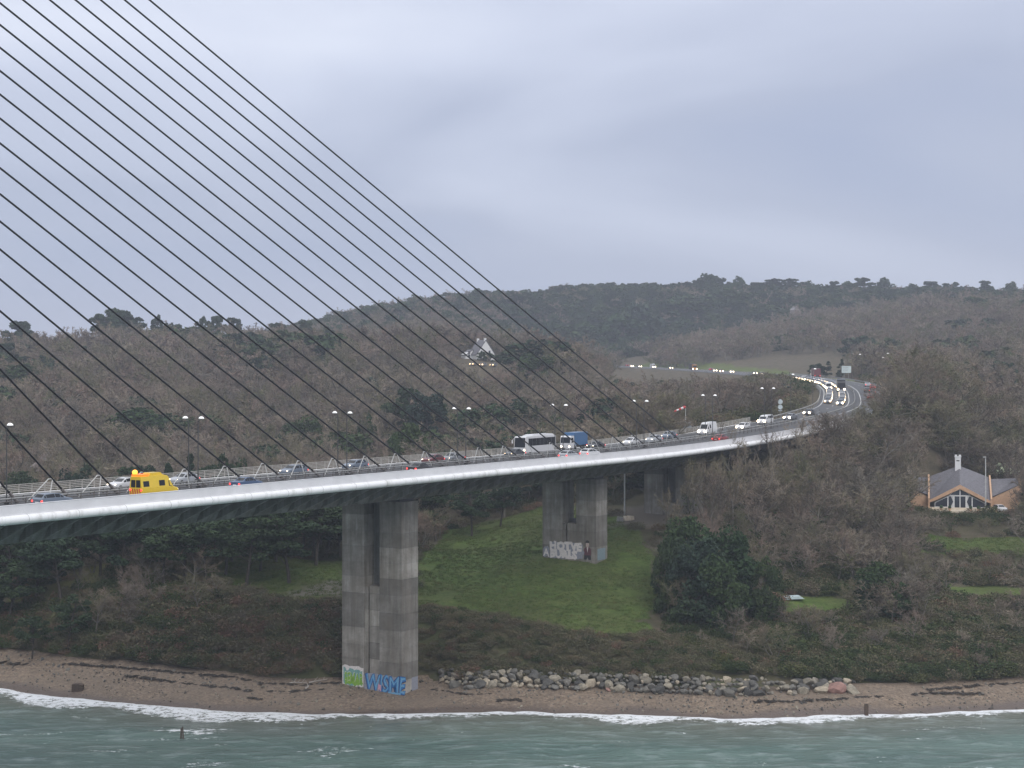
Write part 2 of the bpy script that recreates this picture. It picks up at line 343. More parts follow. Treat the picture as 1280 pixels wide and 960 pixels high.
CP = [(-120,275,6),(-75,262,8),(-66,270,12.4),(-37,246,8.9),(-29,265,11.6),(-15,262,11),(-5,265,11),(-4,240,8.6),(-3,300,13.6),(-7,340,15.2),(11,284,14.7),
      (22,275,12.3),(26,236,5.2),(27,247,6.6),(48,270,9.6),(44,250,5.8),(77,280,8.4),(92,322,11.9),(88,333,13.3),(98,355,16.4),(128,355,16.6),(84,352,16.2),(90,349,16.1),(108,350,16.2),(118,350,16.2),(88,362,16.8),(110,366,16.9),(86,338,13),(120,300,9),
      (100,250,4.8),(120,252,5),(70,250,5.7),(30,314,19.3),(45,340,25),(62,365,33),(75,335,17.5),(66,310,13),(-65,290,14),(-100,300,12),(-60,340,14),(-30,340,14.5),
      (-100,380,13),(-60,420,14),(-20,420,16),(20,400,20),(0,480,22),(-100,500,20),(40,450,25),(20,600,31),(60,600,33),(62,470,31),(-50,600,33),(-130,650,38),
      (-200,500,28),(-250,820,52),(-205,850,58),(-163,850,57),(-92,850,55),(-40,850,56),(-12,702,51.8),(-13,674,49.3),(-5,650,45),(0,1000,58),(-50,1000,66),(30,1000,49),(40,860,44),(60,760,40),
      (60,1250,60),(100,1150,58),(100,1300,86),(159,1400,113),(66,1350,103),(15,1300,95),(306,1350,107),(394,1250,100),(-47,1200,81),(-83,1050,67),
      (150,520,33),(150,450,26),(190,600,38),(190,700,43),(230,850,58),(300,1000,76),(200,950,61),(160,850,51),(150,600,41),(200,450,29),(150,400,20),(200,380,18),
      (250,420,28),(0,1800,60),(300,1800,70),(-300,1300,40),(600,1300,80),(600,800,60),(400,700,50),(-500,900,40),(-500,500,26),(-400,380,8),(400,420,20),(300,320,8),
      (700,560,20),(-250,1000,40),(-150,1000,48),(130,1000,58),(180,1100,70),(-160,330,8),(-200,380,14)]
CP = np.array(CP, float)
def tps(r): return np.where(r > 0, r * r * np.log(np.maximum(r, 1e-9)), 0.0)
_n = len(CP); _P = CP[:, :2] / 100
_K = tps(np.linalg.norm(_P[:, None] - _P[None], axis=2)) + np.eye(_n) * 0.004
_A = np.zeros((_n+3, _n+3)); _A[:_n, :_n] = _K; _A[:_n, _n] = 1; _A[:_n, _n+1:] = _P; _A[_n, :_n] = 1; _A[_n+1:, :_n] = _P.T
_w = np.linalg.solve(_A, np.r_[CP[:, 2], 0, 0, 0])
def rbf(x, y):
    p = np.stack([np.ravel(x), np.ravel(y)], 1) / 100; o = np.empty(len(p))
    for i in range(0, len(p), 20000):
        q = p[i:i+20000]; o[i:i+20000] = tps(np.linalg.norm(q[:, None] - _P[None], axis=2)) @ _w[:_n] + _w[_n] + q @ _w[_n+1:]
    return o.reshape(np.shape(x))
_rs = ROAD[ROAD_S > S_END - 4]; _rsub = _rs[::3]
def road_dist(x, y):
    p = np.stack([np.ravel(x), np.ravel(y)], 1); d = np.empty(len(p)); z = np.empty(len(p)); sd = np.empty(len(p))
    for i in range(0, len(p), 20000):
        q = p[i:i+20000]; D = np.linalg.norm(q[:, None] - _rsub[None, :, :2], axis=2); k = D.argmin(1); d[i:i+20000] = D[np.arange(len(q)), k]; z[i:i+20000] = _rsub[k, 2]
        k2 = np.minimum(k + 1, len(_rsub) - 1); k1 = np.maximum(k2 - 1, 0); t = _rsub[k2, :2] - _rsub[k1, :2]; v = q - _rsub[k1, :2]
        sd[i:i+20000] = np.sign(t[:, 1] * v[:, 0] - t[:, 0] * v[:, 1])
    return d.reshape(np.shape(x)), z.reshape(np.shape(x)), sd.reshape(np.shape(x))
def height(x, y, under_beach=False):
    x = np.asarray(x, float); y = np.asarray(y, float)
    off = y - shore_y(x); bw = beach_w(x)
    far = smooth01(1500, 2600, np.abs(y)) ; side = smooth01(550, 1400, np.abs(x))
    h = np.maximum(rbf(np.clip(x, -600, 700), np.clip(y, 150, 1800)), 2.4)
    h = h * (1 - far * 0.8) * (1 - side * 0.5)
    h = h + (vnoise(x, y, 7, 1) - .5) * 0.7 + (vnoise(x, y, 23, 2) - .5) * 1.2 * smooth01(300, 500, y)
    be = off * beach_s(x)
    be = np.where(off < 0, np.maximum(off * 0.12, -6), be)
    if under_beach: be = be - 0.5 * smooth01(-60, -4, off)
    t = smooth01(bw - 1, bw + 12, off)
    z = be * (1 - t) + h * t
    d, rz, sd = road_dist(x, y)
    w = 1 - smooth01(13, 42, d)
    z = z * (1 - w) + (rz - 0.45) * w
    hw = 1 - smooth01(12, 20, np.hypot((x - 100) / 1.35, y - 354)); z = z * (1 - hw) + 16.3 * hw
    s_ = (x - BO.x) * BU.x + (y - BO.y) * BU.y; t_ = (x - BO.x) * BN.x + (y - BO.y) * BN.y
    zd = 32.4 + 2.57e-4 * np.maximum(s_ - 90, 0) ** 2
    return np.where((np.abs(t_) < 16) & (s_ < S_END + 1) & (s_ > 20), np.minimum(z, zd - 1.3 - np.clip(S_END - s_, 0, 20) * .14), z)

def gz(x, y): return float(height(np.array([x]), np.array([y]))[0])

xs = np.unique(np.r_[np.linspace(-4000, -700, 12), np.arange(-700, -160, 9), np.arange(-160, 160, 2.5), np.arange(160, 700, 9), np.linspace(700, 4000, 12)])
ys = np.unique(np.r_[np.arange(205, 300, 1.8), np.arange(300, 400, 3), np.arange(400, 700, 6), np.arange(700, 1500, 10), np.arange(1500, 2700, 60), np.linspace(2700, 9000, 12)])
GX, GY = np.meshgrid(xs, ys)
GZ = height(GX, GY, True)
def grid_faces(ny, nx):
    i = np.arange(ny * nx).reshape(ny, nx); return np.stack([i[:-1, :-1], i[:-1, 1:], i[1:, 1:], i[1:, :-1]], -1).reshape(-1, 4)

def in_poly(x, y, poly):
    x = np.asarray(x, float); y = np.asarray(y, float); c = np.zeros(x.shape, bool); n = len(poly)
    for i in range(n):
        (x1, y1), (x2, y2) = poly[i], poly[(i + 1) % n]
        if y1 == y2: continue
        c ^= ((y1 > y) != (y2 > y)) & (x < (x2 - x1) * (y - y1) / (y2 - y1) + x1)
    return c
LAWN = [(-16,256),(-17,300),(-10,338),(9,345),(20,318),(25,290),(24,262),(19,243),(7,244)]
LAWN_L = [(-82,262),(-84,284),(-62,290),(-60,268)]
LAWN_P = [(-36,256),(-52,272),(-48,288),(-19,290),(-18,254)]
LAWN_T = [(43,260),(44,271),(60,273),(63,263)]
LAWN_R = [(74,276),(76,290),(96,292),(97,279)]
LAWN_H = [(80,316),(84,331),(140,331),(140,314)]
GARDEN = [(112,344),(112,365),(150,368),(150,342)]
PATH = [(-36,262),(-30,274),(-22,268),(-20,262),(-28,258)]
TRACK = [(17,308),(22,322),(34,326),(40,312),(28,304)]
lawn_g = np.zeros(GX.shape)
jx = GX + (vnoise(GX, GY, 4, 8) - .5) * 4; jy = GY + (vnoise(GX, GY, 4, 9) - .5) * 5
for pl, v in ((LAWN, 1.0), (LAWN_P, .85), (LAWN_L, .75), (LAWN_T, .7), (LAWN_R, .55), (LAWN_H, 1.0), (GARDEN, 1.0)): lawn_g = np.maximum(lawn_g, in_poly(jx, jy, pl) * v)
rd, rzz, rsd = road_dist(GX, GY)
verge = (GY < 1060) & ((rd < 26) & (GY > 560) & ((rsd > 0) | (rd < 10.5)) | ((rd < 34) & (GY > 640) & (rsd > 0)))
lawn_g = np.maximum(lawn_g, verge * 0.55)
pale = np.maximum(in_poly(jx, jy, PATH), in_poly(jx, jy, TRACK)) * 1.0
ylw = np.maximum(in_poly(jx, jy, LAWN_L) * 1.0, verge * 0.22)  # left lawn: light on the grass painted in as yellow; verge: own pale tint
off = GY - shore_y(GX) - beach_w(GX)
bank = smooth01(1, 4, off) * (1 - smooth01(16, 26, off)) * (GX > -14) * (GX < 60)

m, N, L, b = mat('ground_cover')
at_ = N.new('ShaderNodeAttribute'); at_.attribute_name = 'zone'; g = N.new('ShaderNodeNewGeometry'); sp = N.new('ShaderNodeSeparateColor'); L.new(at_.outputs['Color'], sp.inputs[0])
def noise(N, L, src, scale, detail=6, rough=.6):
    n = N.new('ShaderNodeTexNoise'); n.inputs['Scale'].default_value = scale; n.inputs['Detail'].default_value = detail; n.inputs['Roughness'].default_value = rough; L.new(src, n.inputs['Vector']); return n.outputs[0]
def rampn(N, L, src, *stops):
    r = N.new('ShaderNodeValToRGB'); L.new(src, r.inputs[0]); el = r.color_ramp.elements
    el[0].position, el[0].color = stops[0][0], (*stops[0][1], 1); el[1].position, el[1].color = stops[-1][0], (*stops[-1][1], 1)
    for p, c in stops[1:-1]: q = el.new(p); q.color = (*c, 1)
    return r.outputs[0]
def mixn(N, L, fac, a, b_, mode='MIX'):
    x = N.new('ShaderNodeMix'); x.data_type = 'RGBA'; x.blend_type = mode
    for s, v in ((0, fac), (6, a), (7, b_)):
        if isinstance(v, (int, float)): x.inputs[s].default_value = v
        elif isinstance(v, tuple): x.inputs[s].default_value = (*v, 1)
        else: L.new(v, x.inputs[s])
    return x.outputs[2]
pos = g.outputs['Position']
nA, nB, nC = noise(N, L, pos, .35, 8), noise(N, L, pos, .05, 5), noise(N, L, pos, 1.6, 6, .7)
brush = rampn(N, L, nA, (.3, (.065, .056, .038)), (.5, (.098, .084, .056)), (.72, (.130, .100, .076)))
fl = N.new('ShaderNodeSeparateXYZ'); L.new(pos, fl.inputs[0]); fr = N.new('ShaderNodeMapRange'); fr.inputs['From Min'].default_value = 280; fr.inputs['From Max'].default_value = 360; fr.inputs['To Min'].default_value = 1; fr.inputs['To Max'].default_value = 0; L.new(fl.outputs[1], fr.inputs['Value'])
gmix = N.new('ShaderNodeMath'); gmix.operation = 'MULTIPLY'; L.new(rampn(N, L, nB, (.40, (0, 0, 0)), (.62, (1, 1, 1))), gmix.inputs[0]); L.new(fr.outputs[0], gmix.inputs[1])
brush = mixn(N, L, gmix.outputs[0], brush, (.070, .078, .036))
grass = rampn(N, L, nA, (.28, (.056, .086, .022)), (.5, (.080, .124, .030)), (.75, (.120, .146, .044)))
grass = mixn(N, L, rampn(N, L, nB, (.42, (0, 0, 0)), (.66, (.7, .7, .7))), grass, (.088, .086, .038))
grass = mixn(N, L, .55, grass, rampn(N, L, nC, (.3, (.25, .25, .25)), (.7, (.8, .8, .8))), 'OVERLAY')
edge = N.new('ShaderNodeMath'); edge.operation = 'MULTIPLY_ADD'; edge.inputs[1].default_value = .5; L.new(nA, edge.inputs[0]); L.new(sp.outputs[0], edge.inputs[2])
gm = rampn(N, L, edge.outputs[0], (.52, (0, 0, 0)), (.82, (1, 1, 1)))
col = mixn(N, L, gm, brush, grass)
ym = N.new('ShaderNodeMath'); ym.operation = 'MULTIPLY'; ym.inputs[1].default_value = .75; L.new(sp.outputs[2], ym.inputs[0])
col = mixn(N, L, ym.outputs[0], col, (.15, .135, .058))
pm = N.new('ShaderNodeMath'); pm.operation = 'MULTIPLY'; L.new(sp.outputs[1], pm.inputs[0]); pm.inputs[1].default_value = .8
col = mixn(N, L, pm.outputs[0], col, (.17, .15, .13))
L.new(col, b.inputs['Base Color']); b.inputs['Roughness'].default_value = .95; b.inputs['Specular IOR Level'].default_value = .1
bmp = N.new('ShaderNodeBump'); bmp.inputs['Strength'].default_value = .7; bmp.inputs['Distance'].default_value = .35; L.new(nC, bmp.inputs['Height']); L.new(bmp.outputs[0], b.inputs['Normal'])
M['ground'] = m
gme = np_mesh('ground', np.stack([GX, GY, GZ], -1).reshape(-1, 3), grid_faces(*GX.shape), m, True)
ca = gme.color_attributes.new('zone', 'FLOAT_COLOR', 'POINT')
ca.data.foreach_set('color', np.stack([lawn_g, pale, ylw, np.ones_like(pale)], -1).astype(np.float32).ravel())
tag(mesh_obj('ground', gme), 'wooded hillside and grassy ground rising from the shore', kind='structure')

# ---- shingle beach: a sheet along the shore
bx = np.arange(-260, 262, 1.2); bo = np.r_[np.arange(-6, 0, 1.0), np.arange(0, 24, .7)]
BX, BF = np.meshgrid(bx, bo); BY = shore_y(BX) + BF
BZ = np.where(BF < 0, BF * .12, BF * beach_s(BX)) ; lim = beach_w(BX) + 2.0
BZ = np.where(BF > lim, lim * beach_s(BX) - (BF - lim) * .9, BZ) + (vnoise(BX, BY, 2.2, 5) - .5) * .14 + (vnoise(BX, BY, 7, 6) - .5) * .25 * (BF > 1.5)
m, N, L, b = mat('shingle')
g = N.new('ShaderNodeNewGeometry'); pos = g.outputs['Position']
vo = N.new('ShaderNodeTexVoronoi'); vo.inputs['Scale'].default_value = 3.2; L.new(pos, vo.inputs['Vector'])
nA, nB, nC = noise(N, L, pos, 1.1, 8, .7), noise(N, L, pos, .16, 4), noise(N, L, pos, 6, 4, .7)
c = rampn(N, L, nA, (.3, (.118, .085, .060)), (.5, (.175, .130, .092)), (.72, (.235, .182, .135)))
bw_ = N.new('ShaderNodeRGBToBW'); L.new(vo.outputs['Color'], bw_.inputs[0]); c = mixn(N, L, .5, c, bw_.outputs[0], 'OVERLAY')
c = mixn(N, L, rampn(N, L, nB, (.4, (0, 0, 0)), (.65, (.8, .8, .8))), c, (.15, .115, .085))
c = mixn(N, L, rampn(N, L, nC, (.63, (0, 0, 0)), (.70, (1, 1, 1))), c, (.36, .32, .28))
aw = N.new('ShaderNodeAttribute'); aw.attribute_name = 'wet'
c = mixn(N, L, aw.outputs['Fac'], c, (.072, .050, .040))
L.new(c, b.inputs['Base Color'])
rr = N.new('ShaderNodeMapRange'); rr.inputs['To Min'].default_value = .9; rr.inputs['To Max'].default_value = .45; L.new(aw.outputs['Fac'], rr.inputs['Value']); L.new(rr.outputs[0], b.inputs['Roughness'])
bmp = N.new('ShaderNodeBump'); bmp.inputs['Strength'].default_value = .6; bmp.inputs['Distance'].default_value = .15; L.new(vo.outputs['Distance'], bmp.inputs['Height']); L.new(bmp.outputs[0], b.inputs['Normal'])
M['shingle'] = m
bme = np_mesh('beach', np.stack([BX, BY, BZ], -1).reshape(-1, 3), grid_faces(*BX.shape), m, True)
wa = bme.attributes.new('wet', 'FLOAT', 'POINT'); wa.data.foreach_set('value', (.8 * (1 - smooth01(.8, 3.2, BF + (vnoise(BX, BY, 6, 11) - .5) * 2.5))).astype(np.float32).ravel())
tag(mesh_obj('beach', bme), 'brown shingle beach along the water', kind='structure')
def beach_z(x, y):
    f = y - float(shore_y(np.array([x]))[0]); return f * (float(beach_s(x)) if f > 0 else .12)

# ---- sea
wx = np.unique(np.r_[np.linspace(-6000, -200, 16), np.arange(-200, -110, 6), np.arange(-110, 110, 1.0), np.arange(110, 200, 6), np.linspace(200, 6000, 16)])
wy = np.unique(np.r_[np.linspace(-6000, 0, 12), np.arange(0, 150, 10), np.arange(150, 246, .7), np.arange(246, 420, 15), [600]])
WX, WY = np.meshgrid(wx, wy)
fade = smooth01(60, 160, WY) * (1 - smooth01(240, 300, WY))
WZ = (.42 * (vnoise(WX * .5, WY, 3.6, 21) - .5) + .26 * (vnoise(WX * .6, WY, 1.7, 22) - .5) + .14 * np.sin(WY * .55 + .06 * WX + 3 * vnoise(WX, WY, 25, 23))) * fade
sd_ = shore_y(WX) - WY
WZ = WZ * smooth01(-.5, 6, sd_) + .22 * np.exp(-((sd_ - 1.6 - 1.6 * vnoise(WX, 0, 11, 31)) / .9) ** 2) * (.4 + vnoise(WX, 0, 5, 32)) * fade
m, N, L, b = mat('sea_water')
g = N.new('ShaderNodeNewGeometry'); pos = g.outputs['Position']; sh = N.new('ShaderNodeAttribute'); sh.attribute_name = 'shore'
mp_ = N.new('ShaderNodeMapping'); mp_.inputs['Scale'].default_value = (.38, 1.0, 1.0); L.new(pos, mp_.inputs[0])
mp2 = N.new('ShaderNodeMapping'); mp2.inputs['Scale'].default_value = (.12, .55, 1.0); mp2.inputs['Rotation'].default_value = (0, 0, R(6)); L.new(pos, mp2.inputs[0])
nA, nB, nC = noise(N, L, mp_.outputs[0], .55, 7, .65), noise(N, L, mp2.outputs[0], .20, 4), noise(N, L, mp_.outputs[0], 2.3, 6, .7)
deep = rampn(N, L, nB, (.3, (.056, .104, .092)), (.7, (.122, .190, .164)))
shal = mixn(N, L, rampn(N, L, sh.outputs['Fac'], (.0, (1, 1, 1)), (.30, (.0, .0, .0))), deep, (.128, .125, .098))
whit = rampn(N, L, nA, (.50, (0, 0, 0)), (.74, (.75, .75, .75)))
c = mixn(N, L, whit, shal, (.28, .34, .335))
# foam: the surf line and a few breaking streaks
fa = N.new('ShaderNodeAttribute'); fa.attribute_name = 'foam'
mpf = N.new('ShaderNodeMapping'); mpf.inputs['Scale'].default_value = (.7, 1.2, 1.0); L.new(pos, mpf.inputs[0])
fn = noise(N, L, mpf.outputs[0], 1.1, 8, .8)
fs = N.new('ShaderNodeMath'); fs.operation = 'MULTIPLY_ADD'; fs.inputs[1].default_value = 3.6; fs.inputs[2].default_value = -1.9; L.new(fn, fs.inputs[0])
ft = N.new('ShaderNodeMath'); ft.operation = 'ADD'; L.new(fs.outputs[0], ft.inputs[0]); L.new(fa.outputs['Fac'], ft.inputs[1])
fm = rampn(N, L, ft.outputs[0], (.42, (0, 0, 0)), (.62, (1, 1, 1)))
c = mixn(N, L, fm, c, (.74, .76, .78))
L.new(c, b.inputs['Base Color'])
rr = N.new('ShaderNodeMapRange'); rr.inputs['To Min'].default_value = .16; rr.inputs['To Max'].default_value = .9; L.new(fm, rr.inputs['Value']); L.new(rr.outputs[0], b.inputs['Roughness'])
b.inputs['IOR'].default_value = 1.33
bmp = N.new('ShaderNodeBump'); bmp.inputs['Strength'].default_value = 1.0; bmp.inputs['Distance'].default_value = .8; L.new(nA, bmp.inputs['Height'])
bm2 = N.new('ShaderNodeBump'); bm2.inputs['Strength'].default_value = .6; bm2.inputs['Distance'].default_value = .10; L.new(nC, bm2.inputs['Height']); L.new(bmp.outputs[0], bm2.inputs['Normal']); L.new(bm2.outputs[0], b.inputs['Normal'])
M['sea'] = m
wme = np_mesh('sea', np.stack([WX, WY, WZ], -1).reshape(-1, 3), grid_faces(*WX.shape), m, True)
a_ = wme.attributes.new('shore', 'FLOAT', 'POINT'); a_.data.foreach_set('value', np.clip(sd_ / 60, 0, 1).astype(np.float32).ravel())
fw = 1.9 + 4.2 * smooth01(.45, .8, vnoise(WX, 0, 16, 41)) + 1.2 * vnoise(WX, 0, 4, 42) + 3.6 * np.exp(-((WX + 43) / 13) ** 2) + 1.8 * np.exp(-((WX - 34) / 7) ** 2)
foam = np.where(sd_ < fw, .95 - .30 * np.clip(sd_ / fw, 0, 1), np.maximum(0, .60 - (sd_ - fw) / 2.6))
foam = np.maximum(foam, .36 * (vnoise(WX * .35, WY, 2.6, 51) > .86) * smooth01(3, 12, sd_) * (WY > 150))
for (fx, fy, lx, ly) in ((-42.5, 211.5, 4.5, .8), (-40, 210.2, 2.5, .5), (-6, 220.5, 2, .4), (-39, 213, 2.5, .4)):
    foam = np.maximum(foam, .80 * np.exp(-((WX - fx) / lx) ** 2 - ((WY - fy) / ly) ** 2))
a_ = wme.attributes.new('foam', 'FLOAT', 'POINT'); a_.data.foreach_set('value', foam.astype(np.float32).ravel())
tag(mesh_obj('sea', wme), 'choppy grey-green sea with a white surf line', kind='structure')

# ------------------------------------------------------------------ motorway beyond the bridge
ss = np.arange(S_END, ROAD_S[-1] - 6, 4.0)
def strip(tt, dz, s_list):
    """sheet along the road axis; tt are offsets across, dz a height per offset"""
    v = []; 
    for s in s_list:
        p, d, n = road_at(s)
        for t, z in zip(tt, dz): q = p + n * t; v.append((q.x, q.y, q.z + z))
    return np.array(v), grid_faces(len(s_list), len(tt))
v, f = strip([-9.9, -9.1, 9.1, 9.9], [-.30, .0, .0, -.30], ss)
road = tag(mesh_obj('road', np_mesh('road', v, f, M['asphalt'], True)), 'wet asphalt motorway curving up the hillside', kind='structure')
for k, t in enumerate((-8.6, -1.6, 1.6, 8.6)):
    v, f = strip([t - .09, t + .09], [.012, .012], ss); mesh_obj('edge_line', np_mesh('edge_line', v, f, M['line']), road)
for t in (-5.1, 5.1):
    mb = MB()
    for s in np.arange(S_END + 5, 640, 13):
        a, c = rpt(s, t - .08, .012), rpt(s, t + .08, .012); a2, c2 = rpt(s + 3, t - .08, .012), rpt(s + 3, t + .08, .012); mb.add([a, c, c2, a2], [(0, 1, 2, 3)])
    mb.build('lane_dashes', M['line'], road)['kind'] = 'stuff'
def guard_rail(name, t, s0, s1, label, base=0.0, matb=None, group='crash barriers along the motorway'):
    r = tag(empty(name, rpt((s0 + s1) / 2, t)), label, 'crash barrier', group); inv = Matrix.Translation(-r.location)
    lst = np.arange(s0, s1, 4.0); tt = [t - .04, t + .05, t - .03, t + .05, t - .04]; zz = [.45 + base, .52 + base, .60 + base, .68 + base, .75 + base]
    v, f = strip(tt, zz, lst); me = np_mesh('beam', v, f, matb or M['rail']); me.transform(inv)
    o = mesh_obj('beam', me, r); so = o.modifiers.new('thick', 'SOLIDIFY'); so.thickness = .04
    mb = MB()
    for s in np.arange(s0, s1, 4.0):
        p = rpt(s, t) - r.location; mb.box(p.x - .06, p.x + .06, p.y - .06, p.y + .06, p.z - .4, p.z + .7 + base)
    mb.build('posts', matb or M['rail'], r)['kind'] = 'stuff'
guard_rail('crash_barrier', -9.7, S_END + 2, 560, 'galvanised crash barrier on the inside of the motorway bend')
guard_rail('crash_barrier', 9.7, S_END + 2, 560, 'galvanised crash barrier on the outside of the motorway bend')
guard_rail('crash_barrier', 0.0, S_END + 2, 640, 'galvanised crash barrier down the middle of the motorway bend')

# ------------------------------------------------------------------ cable-stayed bridge
BR = tag(empty('cable_stayed_bridge', BO), 'white edged cable-stayed road bridge on tall concrete piers', 'bridge')
def bp(s, t, dz): return BU * s + BN * t + Vector((0, 0, zdeck(s) + dz))            # relative to the bridge's empty
bs = np.r_[np.arange(-170, 90, 10.0), np.arange(90, S_END + .1, 5.3)]
def bstrip(prof, s_list=bs, closed=False):
    v = [tuple(bp(s, t, z)) for s in s_list for t, z in prof]
    f = grid_faces(len(s_list), len(prof))
    if closed:
        k = len(prof); i = np.arange(len(s_list) - 1) * k; f = np.r_[f, np.stack([i + k - 1, i, i + k, i + 2*k - 1], 1)]
    return np.array(v), f
def bpart(name, prof, m, closed=False, smooth=False, parent=BR, s_list=bs):
    v, f = bstrip(prof, s_list, closed); return mesh_obj(name, np_mesh(name, v, f, m, smooth), parent)
deck = bpart('deck', [(-10.9, 0), (-1.7, 0.10), (1.7, 0.10), (10.9, 0)], M['asphalt'])
for t in (-9.6, -1.9, 1.9, 9.6): bpart('edge_line', [(t - .09, .115 - abs(t) * .0095), (t + .09, .115 - abs(t) * .0095)], M['line'], parent=deck)
girder = bpart('box_girder', [(-11.0, -.12), (-11.0, -.62), (-6.6, -1.0), (-4.9, -3.7), (4.9, -3.7), (6.6, -1.0), (11.0, -.62), (11.0, -.12)], M['deck_side'], closed=True)
for sg in (1, -1):
    pr = [(10.9, -.05), (11.15, .06), (11.5, .02), (11.78, -.14), (11.9, -.40), (11.86, -.68), (11.62, -.90), (11.2, -.98), (10.9, -.90)]
    ef = bpart('edge_fascia', [(t * sg, z) for t, z in pr], M['fascia'], smooth=True)
    for s in (np.arange(-166, S_END - 2, 6.8) if sg > 0 else ()): bpart('panel_joint', [(t * sg + (.006 if t > 11 else 0), z + (.006 if z > -.3 else -.004)) for t, z in pr[1:-1]], M['rail'], parent=ef, s_list=[s, s + .05])
rib_me = {}
for sg in (1, -1):
    mb = MB(); mb.prism([(10.8, -.66), (10.8, -.98), (4.95, -3.66), (6.55, -1.02)] if sg > 0 else [(-10.8, -.66), (-6.55, -1.02), (-4.95, -3.66), (-10.8, -.98)], -.16, .16)
    rib_me[sg] = mb.mesh('rib', M['deck_side'])
rz = math.atan2(BN.y, BN.x)
for sg in (1, -1):
    for i, s in enumerate(np.arange(-168 if sg > 0 else -60, S_END - 1, 3.4)):
        mesh_obj('rib', rib_me[sg], BR, bp(s, 0, 0), (0, 0, rz))
# near parapet: a screen of fine uprights between two rails
def rail_bar(name, t, z0, z1, w, m, parent): return bpart(name, [(t - w, z0), (t + w, z0), (t + w, z1), (t - w, z1)], m, closed=True, parent=parent)
def bars(name, t, step, z0, z1, w, m, parent, s0=-170, s1=S_END, dep=None):
    s = np.arange(s0, s1, step); p = np.array([bp(q, t, 0) for q in s]); u = np.array(BU) * w; n = np.array(BN) * (dep or w); z = np.array([0, 0, 1.0])
    c = [-u - n, u - n, u + n, -u + n]
    v = np.stack([p + q + z * z0 for q in c] + [p + q + z * z1 for q in c], 1).reshape(-1, 3)
    fb = np.array([(0, 1, 5, 4), (1, 2, 6, 5), (2, 3, 7, 6), (3, 0, 4, 7)]); f = (np.arange(len(s))[:, None, None] * 8 + fb[None]).reshape(-1, 4)
    o = mesh_obj(name, np_mesh(name, v, f, m), parent); o['kind'] = 'stuff'; return o
scr = rail_bar('parapet_screen', 11.45, .98, 1.07, .05, M['screen'], BR)
rail_bar('bottom_rail', 11.45, .06, .12, .04, M['screen'], scr)
bars('uprights', 11.45, .145, .10, 1.0, .056, M['screen'], scr, dep=.03)
fs_ = rail_bar('far_parapet', -11.3, 1.02, 1.12, .05, M['far_fence'], BR)
for z in (.22, .42, .62, .82): rail_bar('rail', -11.3, z, z + .11, .025, M['far_fence'], fs_)
bars('posts', -11.3, 2.0, .0, 1.1, .05, M['far_fence'], fs_)
for t in (-1.35, 1.35):
    g_ = rail_bar('median_barrier', t, .62, .80, .04, M['rail'], BR)
    rail_bar('lower_beam', t, .34, .44, .035, M['rail_dark'], g_)
    bars('posts', t, 2.0, .08, .78, .06, M['rail_dark'], g_)
# stay cables, one plane down the middle
M0 = 0.3186
def s_from_px(px, t=0.0):
    """arc length on the straight bridge axis whose offset t is seen in column px"""
    k = (px - 640) / FPX; return (k * (BO.y + BN.y * t) - (BO.x + BN.x * t)) / (BU.x - k * BU.y)
top_pts = [(187,0),(156,0),(126,0),(94.5,0),(62.5,0),(29,0),(0,3.7),(0,31),(0,59.5),(0,88.5),(0,118),(0,148),(0,179),(0,210),(0,242.5),(0,276.7),(0,311.7),(0,349),(0,388.7),(0,431.5),(0,478.7),(0,532.5),(0,590)]
S0 = s_from_px(851); S22 = s_from_px(20)
mb = MB()
PYL = -150.0
for i, (tx, ty) in enumerate(top_pts):
    sa = S0 + (S22 - S0) * i / 22
    a = bp(sa, 0, .35); st = s_from_px(tx); q = BO + BU * st; zt = CAM_H - (ty - HOR) / FPX * q.y
    sl = (zt - a.z) / (sa - st) if sa - st > 4 else 1.02
    if i >= 20: sl = (.84, .90, .97)[i - 20]
    sp_ = max(PYL, sa - 118 / max(sl, .4)) if False else PYL
    top = Vector((0, 0, 0)) + BU * sp_; top.z = a.z + sl * (sa - sp_)
    c = MB(); c.tube(a, top, .115, n=8); co = c.build('stay_cable', M['cable'], BR, True)
    d = (top - a).normalized()
    c = MB(); c.tube(a - d * .5, a + d * 1.3, .21, .19, n=8); c.build('anchor_sleeve', M['sleeve'], co)
    # damper prop: two splayed legs and a short head holding the cable about two metres over the deck
    pt = a + d * (2.1 / d.z); c = MB()
    c.tube(pt - BU * .55, bp(sa - 5.6, -.35, .1), .06, n=6); c.tube(pt + BU * .05, bp(sa - 3.1, .35, .1), .06, n=6)
    c.tube(pt - BU * .62, pt + BU * .12, .07, n=6)
    c.build('damper_prop', M['prop'], BR)
pm_ = MB(); b0 = BU * PYL
for tt in (-1, 1): pm_.tube(b0 + BN * 13 * tt + Vector((0, 0, -8)), b0 + BN * 1.5 * tt + Vector((0, 0, 100)), 3.0, 1.8, n=4)
pm_.tube(b0 + Vector((0, 0, 92)), b0 + Vector((0, 0, 232)), 2.4, 1.8, n=4); pm_.build('pylon', M['pier'], BR)

